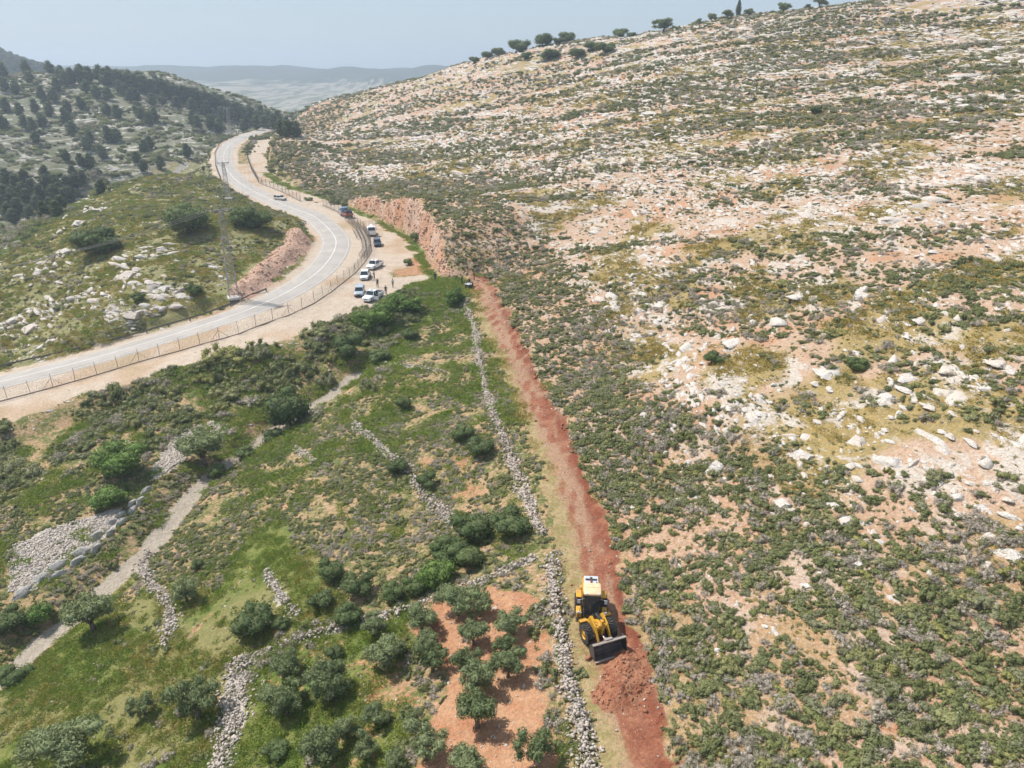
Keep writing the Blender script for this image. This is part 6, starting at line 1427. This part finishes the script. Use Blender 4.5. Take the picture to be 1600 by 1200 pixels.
def proto(kind, k):
    if kind == 'olive': return trunk_mesh(k, .5, .05), leaf_mesh('olive_crown', crown_lobes(300+k, 13, .60, .46, .55, .16), 3000, .032, M['olive'], 300+k, heart=.6, aspect=.5)
    if kind == 'bush': return trunk_mesh(k, .3, .03, 5, .22), leaf_mesh('bush_crown', crown_lobes(330+k, 9, .50, .40, .40, .24), 2200, .034, M['dark_leaf'], 330+k, heart=.75, aspect=.6)
    if kind == 'bright': return trunk_mesh(k, .35, .03, 5, .22), leaf_mesh('bush_crown', crown_lobes(350+k, 9, .50, .40, .42, .24), 2000, .042, M['bright_leaf'], 350+k, heart=.72, aspect=.6)
    if kind == 'pine':
        g = np.random.default_rng(370+k); lob = [((g.normal()*.04, g.normal()*.04, .2+.13*j), ((.44-.05*abs(j-1.6))*(.8+.4*g.random()), (.44-.05*abs(j-1.6))*(.8+.4*g.random()), .15)) for j in range(7)]
        lob += [((.22*math.cos(a), .22*math.sin(a), .25+.5*g.random()), (.16, .16, .13)) for a in g.random(7)*6.28]
        return trunk_mesh(k, .5, .04, 2, .1), leaf_mesh('pine_crown', lob, 900, .05, M['pine'], 370+k, heart=.7, aspect=.6)
    lob = [((0, 0, .2+.24*j), (.42-.03*abs(j-3)**1.4, .42-.03*abs(j-3)**1.4, .22)) for j in range(11)]
    return trunk_mesh(k, .4, .07, 2, .1), leaf_mesh('cypress_crown', lob, 1500, .05, M['pine'], 390+k, heart=.8, aspect=.5)
PROTO = {kd: [proto(kd, k) for k in range(n)] for kd, n in (('olive', 5), ('bush', 4), ('bright', 3), ('pine', 4), ('cypress', 1))}
def tree(name, kind, k, x, y, w, hk, label, cat, group=None):
    e = empty(name, (x, y, GZ(x, y)), (k*2.399) % 6.283); tm, cm = PROTO[kind][k % len(PROTO[kind])]
    rr_ = random.Random(k*13+int(abs(x)*7)); e.scale = (w*rr_.uniform(.92, 1.1), w*rr_.uniform(.92, 1.1), w*hk*rr_.uniform(.9, 1.12))
    put('trunk', tm, e); put('crown', cm, e); tag(e, label, cat, group); return e
def from_left(pts): return sorted(pts, key=lambda p: p[0]/p[1])
lx, ly = 6.6, 45.
for i, (x, y, w) in enumerate(sorted(L['grove_olives'], key=lambda p: math.hypot(p[0]-lx, p[1]-ly))):
    tree('olive_tree', 'olive', i, x, y, w*1.0, .98, ('grove olive tree nearest to the yellow loader' if i == 0 else '%s nearest grey-green grove olive tree to the yellow loader' % nth(i+1)), 'olive tree', 'olive trees of the grove')
for i, (x, y, w) in enumerate(from_left(L['field_olives'])):
    tree('olive_tree', 'olive', i+2, x, y, w*1.08, .95, '%s olive tree from the left in the green meadow left of the grove' % nth(i+1), 'olive tree', 'olive trees of the meadow')
for i, (x, y, w) in enumerate(from_left(L['skyline_olives'])):
    tree('olive_tree', 'bush' if i < 14 else 'olive', i, x, y, w*(1.15 if i < 14 else 1.0), .66 if i < 14 else .75, '%s olive tree from the left along the skyline of the right hill' % nth(i+1), 'olive tree', 'olive trees on the skyline')
for i, (x, y, w) in enumerate(L['cypress']):
    tree('cypress_tree', 'cypress', i, x, y, w, .95, 'tall dark cypress standing alone on the hill skyline', 'cypress')
for i, (x, y, w) in enumerate(from_left(L['dark_bushes'])):
    tree('evergreen_bush', 'bush', i, x, y, w*1.1, .8, '%s dark round evergreen bush counted from the left' % nth(i+1), 'bush', 'dark evergreen bushes')
for i, (x, y, w) in enumerate(from_left(L['bright_bushes'])):
    tree('leafy_bush', 'bright', i, x, y, w*1.1, .85, '%s fresh bright green leafy bush counted from the left' % nth(i+1), 'bush', 'bright green bushes')
(x, y, w), = L['great_tree']; tree('carob_tree', 'bush', 1, x, y, w*1.1, 1.2, 'large dark dense tree beside the dry stream path', 'tree')
(x, y, w), = L['wadi_tree']; tree('wild_olive_tree', 'olive', 3, x, y, w*1.1, .9, 'broad grey-green tree on rubble above the dry stream path', 'tree')
for i, (x, y, w) in enumerate(from_left(L['slope_pines'])):
    tree('pine_tree', 'pine', i, x, y, w*1.15, 1.0, '%s pine from the left scattered on the far left hillside' % nth(i+1), 'pine tree', 'pines scattered on the left hillside')
for i, (x, y, w) in enumerate(from_left(L['ridge_pines'])):
    tree('pine_tree', 'pine', i+1, x, y, w*1.0, 1.08, '%s pine from the left in the belt along the left ridge' % nth(i+1), 'pine tree', 'pines along the left ridge')
for i, (x, y, w) in enumerate(from_left(L['valley_trees'])):
    tree('pine_tree', 'pine', i+2, x, y, w*1.3, .95, '%s dark tree from the left in the shaded valley wood' % nth(i+1), 'tree', 'trees in the valley behind the knoll')

# ------------------------------------------------------------------ clods on the track, broken rock on the cut
x, y, g = field_points(.3, 30, 150, 51); d, sd_, _ = along(x, y, L['track']); f = fbm(x/1.5, y/1.5, 501, 3)
dn = 1.6*np.exp(-((sd_-2.5)/.8)**2)*sstep(.35, .6, f)+.25*(d < 2.3)*sstep(.5, .7, f)
k = g.random(len(x)) < dn*.09; x, y = x[k], y[k]; s = .12+.42*g.random(len(x))**2.2
hx, hy, hz, hh = HEAP[1:]; kk = g.choice(np.where(hh > .12)[0], 420); p2 = np.stack([hx[kk], hy[kk], hz[kk]], -1); s2 = .07+.26*g.random(420)**2
p = np.concatenate([np.stack([x, y, ground_z(x, y)+.03], -1), p2]); s = np.concatenate([s, s2])
scatter('red_clods', 'clod_templates', p, g.random((len(p), 3))*6.28, np.stack([s, s, s], -1), g.integers(0, 4, len(p)))
M['cut_rock'] = rock_mat('raw_cut_rock', (.60, .44, .35), (.56, .34, .22), (.36, .20, .13), 1.2)
c = tcoll('cut_templates')
for k in range(4): template(c, 'cut_%d' % k, rock_mesh(310+k, M['cut_rock'], 2, .8, 14, 'cut_rock'))
g = np.random.default_rng(52); x = g.uniform(-75, -6, 90000); y = g.uniform(140, 250, 90000); z = ground_z(x, y); q = zones(x, y, z); _, st_ = slope_dir(x, y, .5)
k = (q['cut'] > .5) & (st_ > .5); k &= np.cumsum(k) < 1100; x, y, z = x[k], y[k], z[k]; s = .22+.6*g.random(len(x))**2
scatter('broken_cut_rock', 'cut_templates', np.stack([x, y, z], -1), g.random((len(x), 3))*6.28, np.stack([s, s, s], -1), g.integers(0, 4, len(x)))

# ------------------------------------------------------------------ hazy air over the whole valley
hz = MB().box((0, 0, 0), (1, 1, 1)).mesh('haze'); hm = bpy.data.materials.new('thin_haze'); hm.use_nodes = True; t = hm.node_tree; t.nodes.remove(t.nodes['Principled BSDF'])
pv = t.nodes.new('ShaderNodeVolumePrincipled'); pv.inputs['Color'].default_value = (.74, .86, 1, 1); pv.inputs['Density'].default_value = .00037; pv.inputs['Anisotropy'].default_value = .25
t.links.new(pv.outputs[0], t.nodes['Material Output'].inputs['Volume']); hz.materials.append(hm)
o = put('haze', hz); zlo, zhi = float(zs.min())-1.5, max(float(zs.max()), 78.)+16; o.scale = (8600, 5400, zhi-zlo); o.location = (0, 1950, (zlo+zhi)/2); tag(o, kind='stuff')

# ------------------------------------------------------------------ broken limestone beds stepping across the slope
c = tcoll('bed_templates')
for k in range(5): template(c, 'bed_%d' % k, rock_mesh(360+k, M['rock'], 3, .30, 9, 'bed', .2))
BP = []
for cell, r0, r1, seed in ((1.3, 40, 150, 81), (2.2, 150, 340, 82)):
    x, y, g = field_points(cell, r0, r1, seed); z = ground_z(x, y); q = zones(x, y, z); n = len(x)
    bd = vnoise(z/1.7+1.3*fbm(x/26, y/26, 5, 3), x/16+y/30, 611); ln_ = fbm(x/20, y/20, 612, 2)
    kp = (g.random(n) < .75*sstep(.60, .72, bd)*sstep(.42, .56, ln_)) & (q['hill'] > .5) & (q['rocky'] > .4) & (q['cut'] < .3)
    cd, _ = slope_dir(x, y, 3); L_ = (1.6+2.6*g.random(n)**1.5)*(1+.6*sstep(120, 260, np.hypot(x, y)))
    BP.append((np.stack([x, y, z-.05], -1)[kp], np.stack([g.normal(size=n)*.05, g.normal(size=n)*.05, cd+g.normal(size=n)*.12], -1)[kp], np.stack([L_, L_*(.35+.25*g.random(n)), L_*.42], -1)[kp]))
p, t3, s3 = [np.concatenate([b[k] for b in BP]) for k in range(3)]
scatter('limestone_beds', 'bed_templates', p, t3, s3, np.random.default_rng(83).integers(0, 5, len(p)))
# stones in the thrown-up bank
g = np.random.default_rng(84); x = g.uniform(-75, -35, 9000); y = g.uniform(125, 190, 9000); k = along(x, y, L['spoil_bank'])[0] < 2.6; x, y = x[k][:420], y[k][:420]; s = .2+.6*g.random(len(x))**2
scatter('bank_stones', 'cut_templates', np.stack([x, y, ground_z(x, y)], -1), g.random((len(x), 3))*6.28, np.stack([s, s, s], -1), g.integers(0, 4, len(x)))

# ------------------------------------------------------------------ wood on the far left ridge
c = tcoll('far_wood_templates')
for k in range(4): template(c, 'far_wood_%d' % k, PROTO['pine'][k][1])
g = np.random.default_rng(71); x = g.uniform(-950, -330, 5200); y = g.uniform(760, 1060, 5200); z = ground_z(x, y); k = (z > 8+22*fbm(x/60, y/60, 601, 3)); x, y, z = x[k], y[k], z[k]; s = 5+6*g.random(len(x))
o = scatter('far_wood', 'far_wood_templates', np.stack([x, y, z-.6], -1), upright(len(x), g, .05), np.stack([s, s, s*.85], -1), g.integers(0, 4, len(x)))
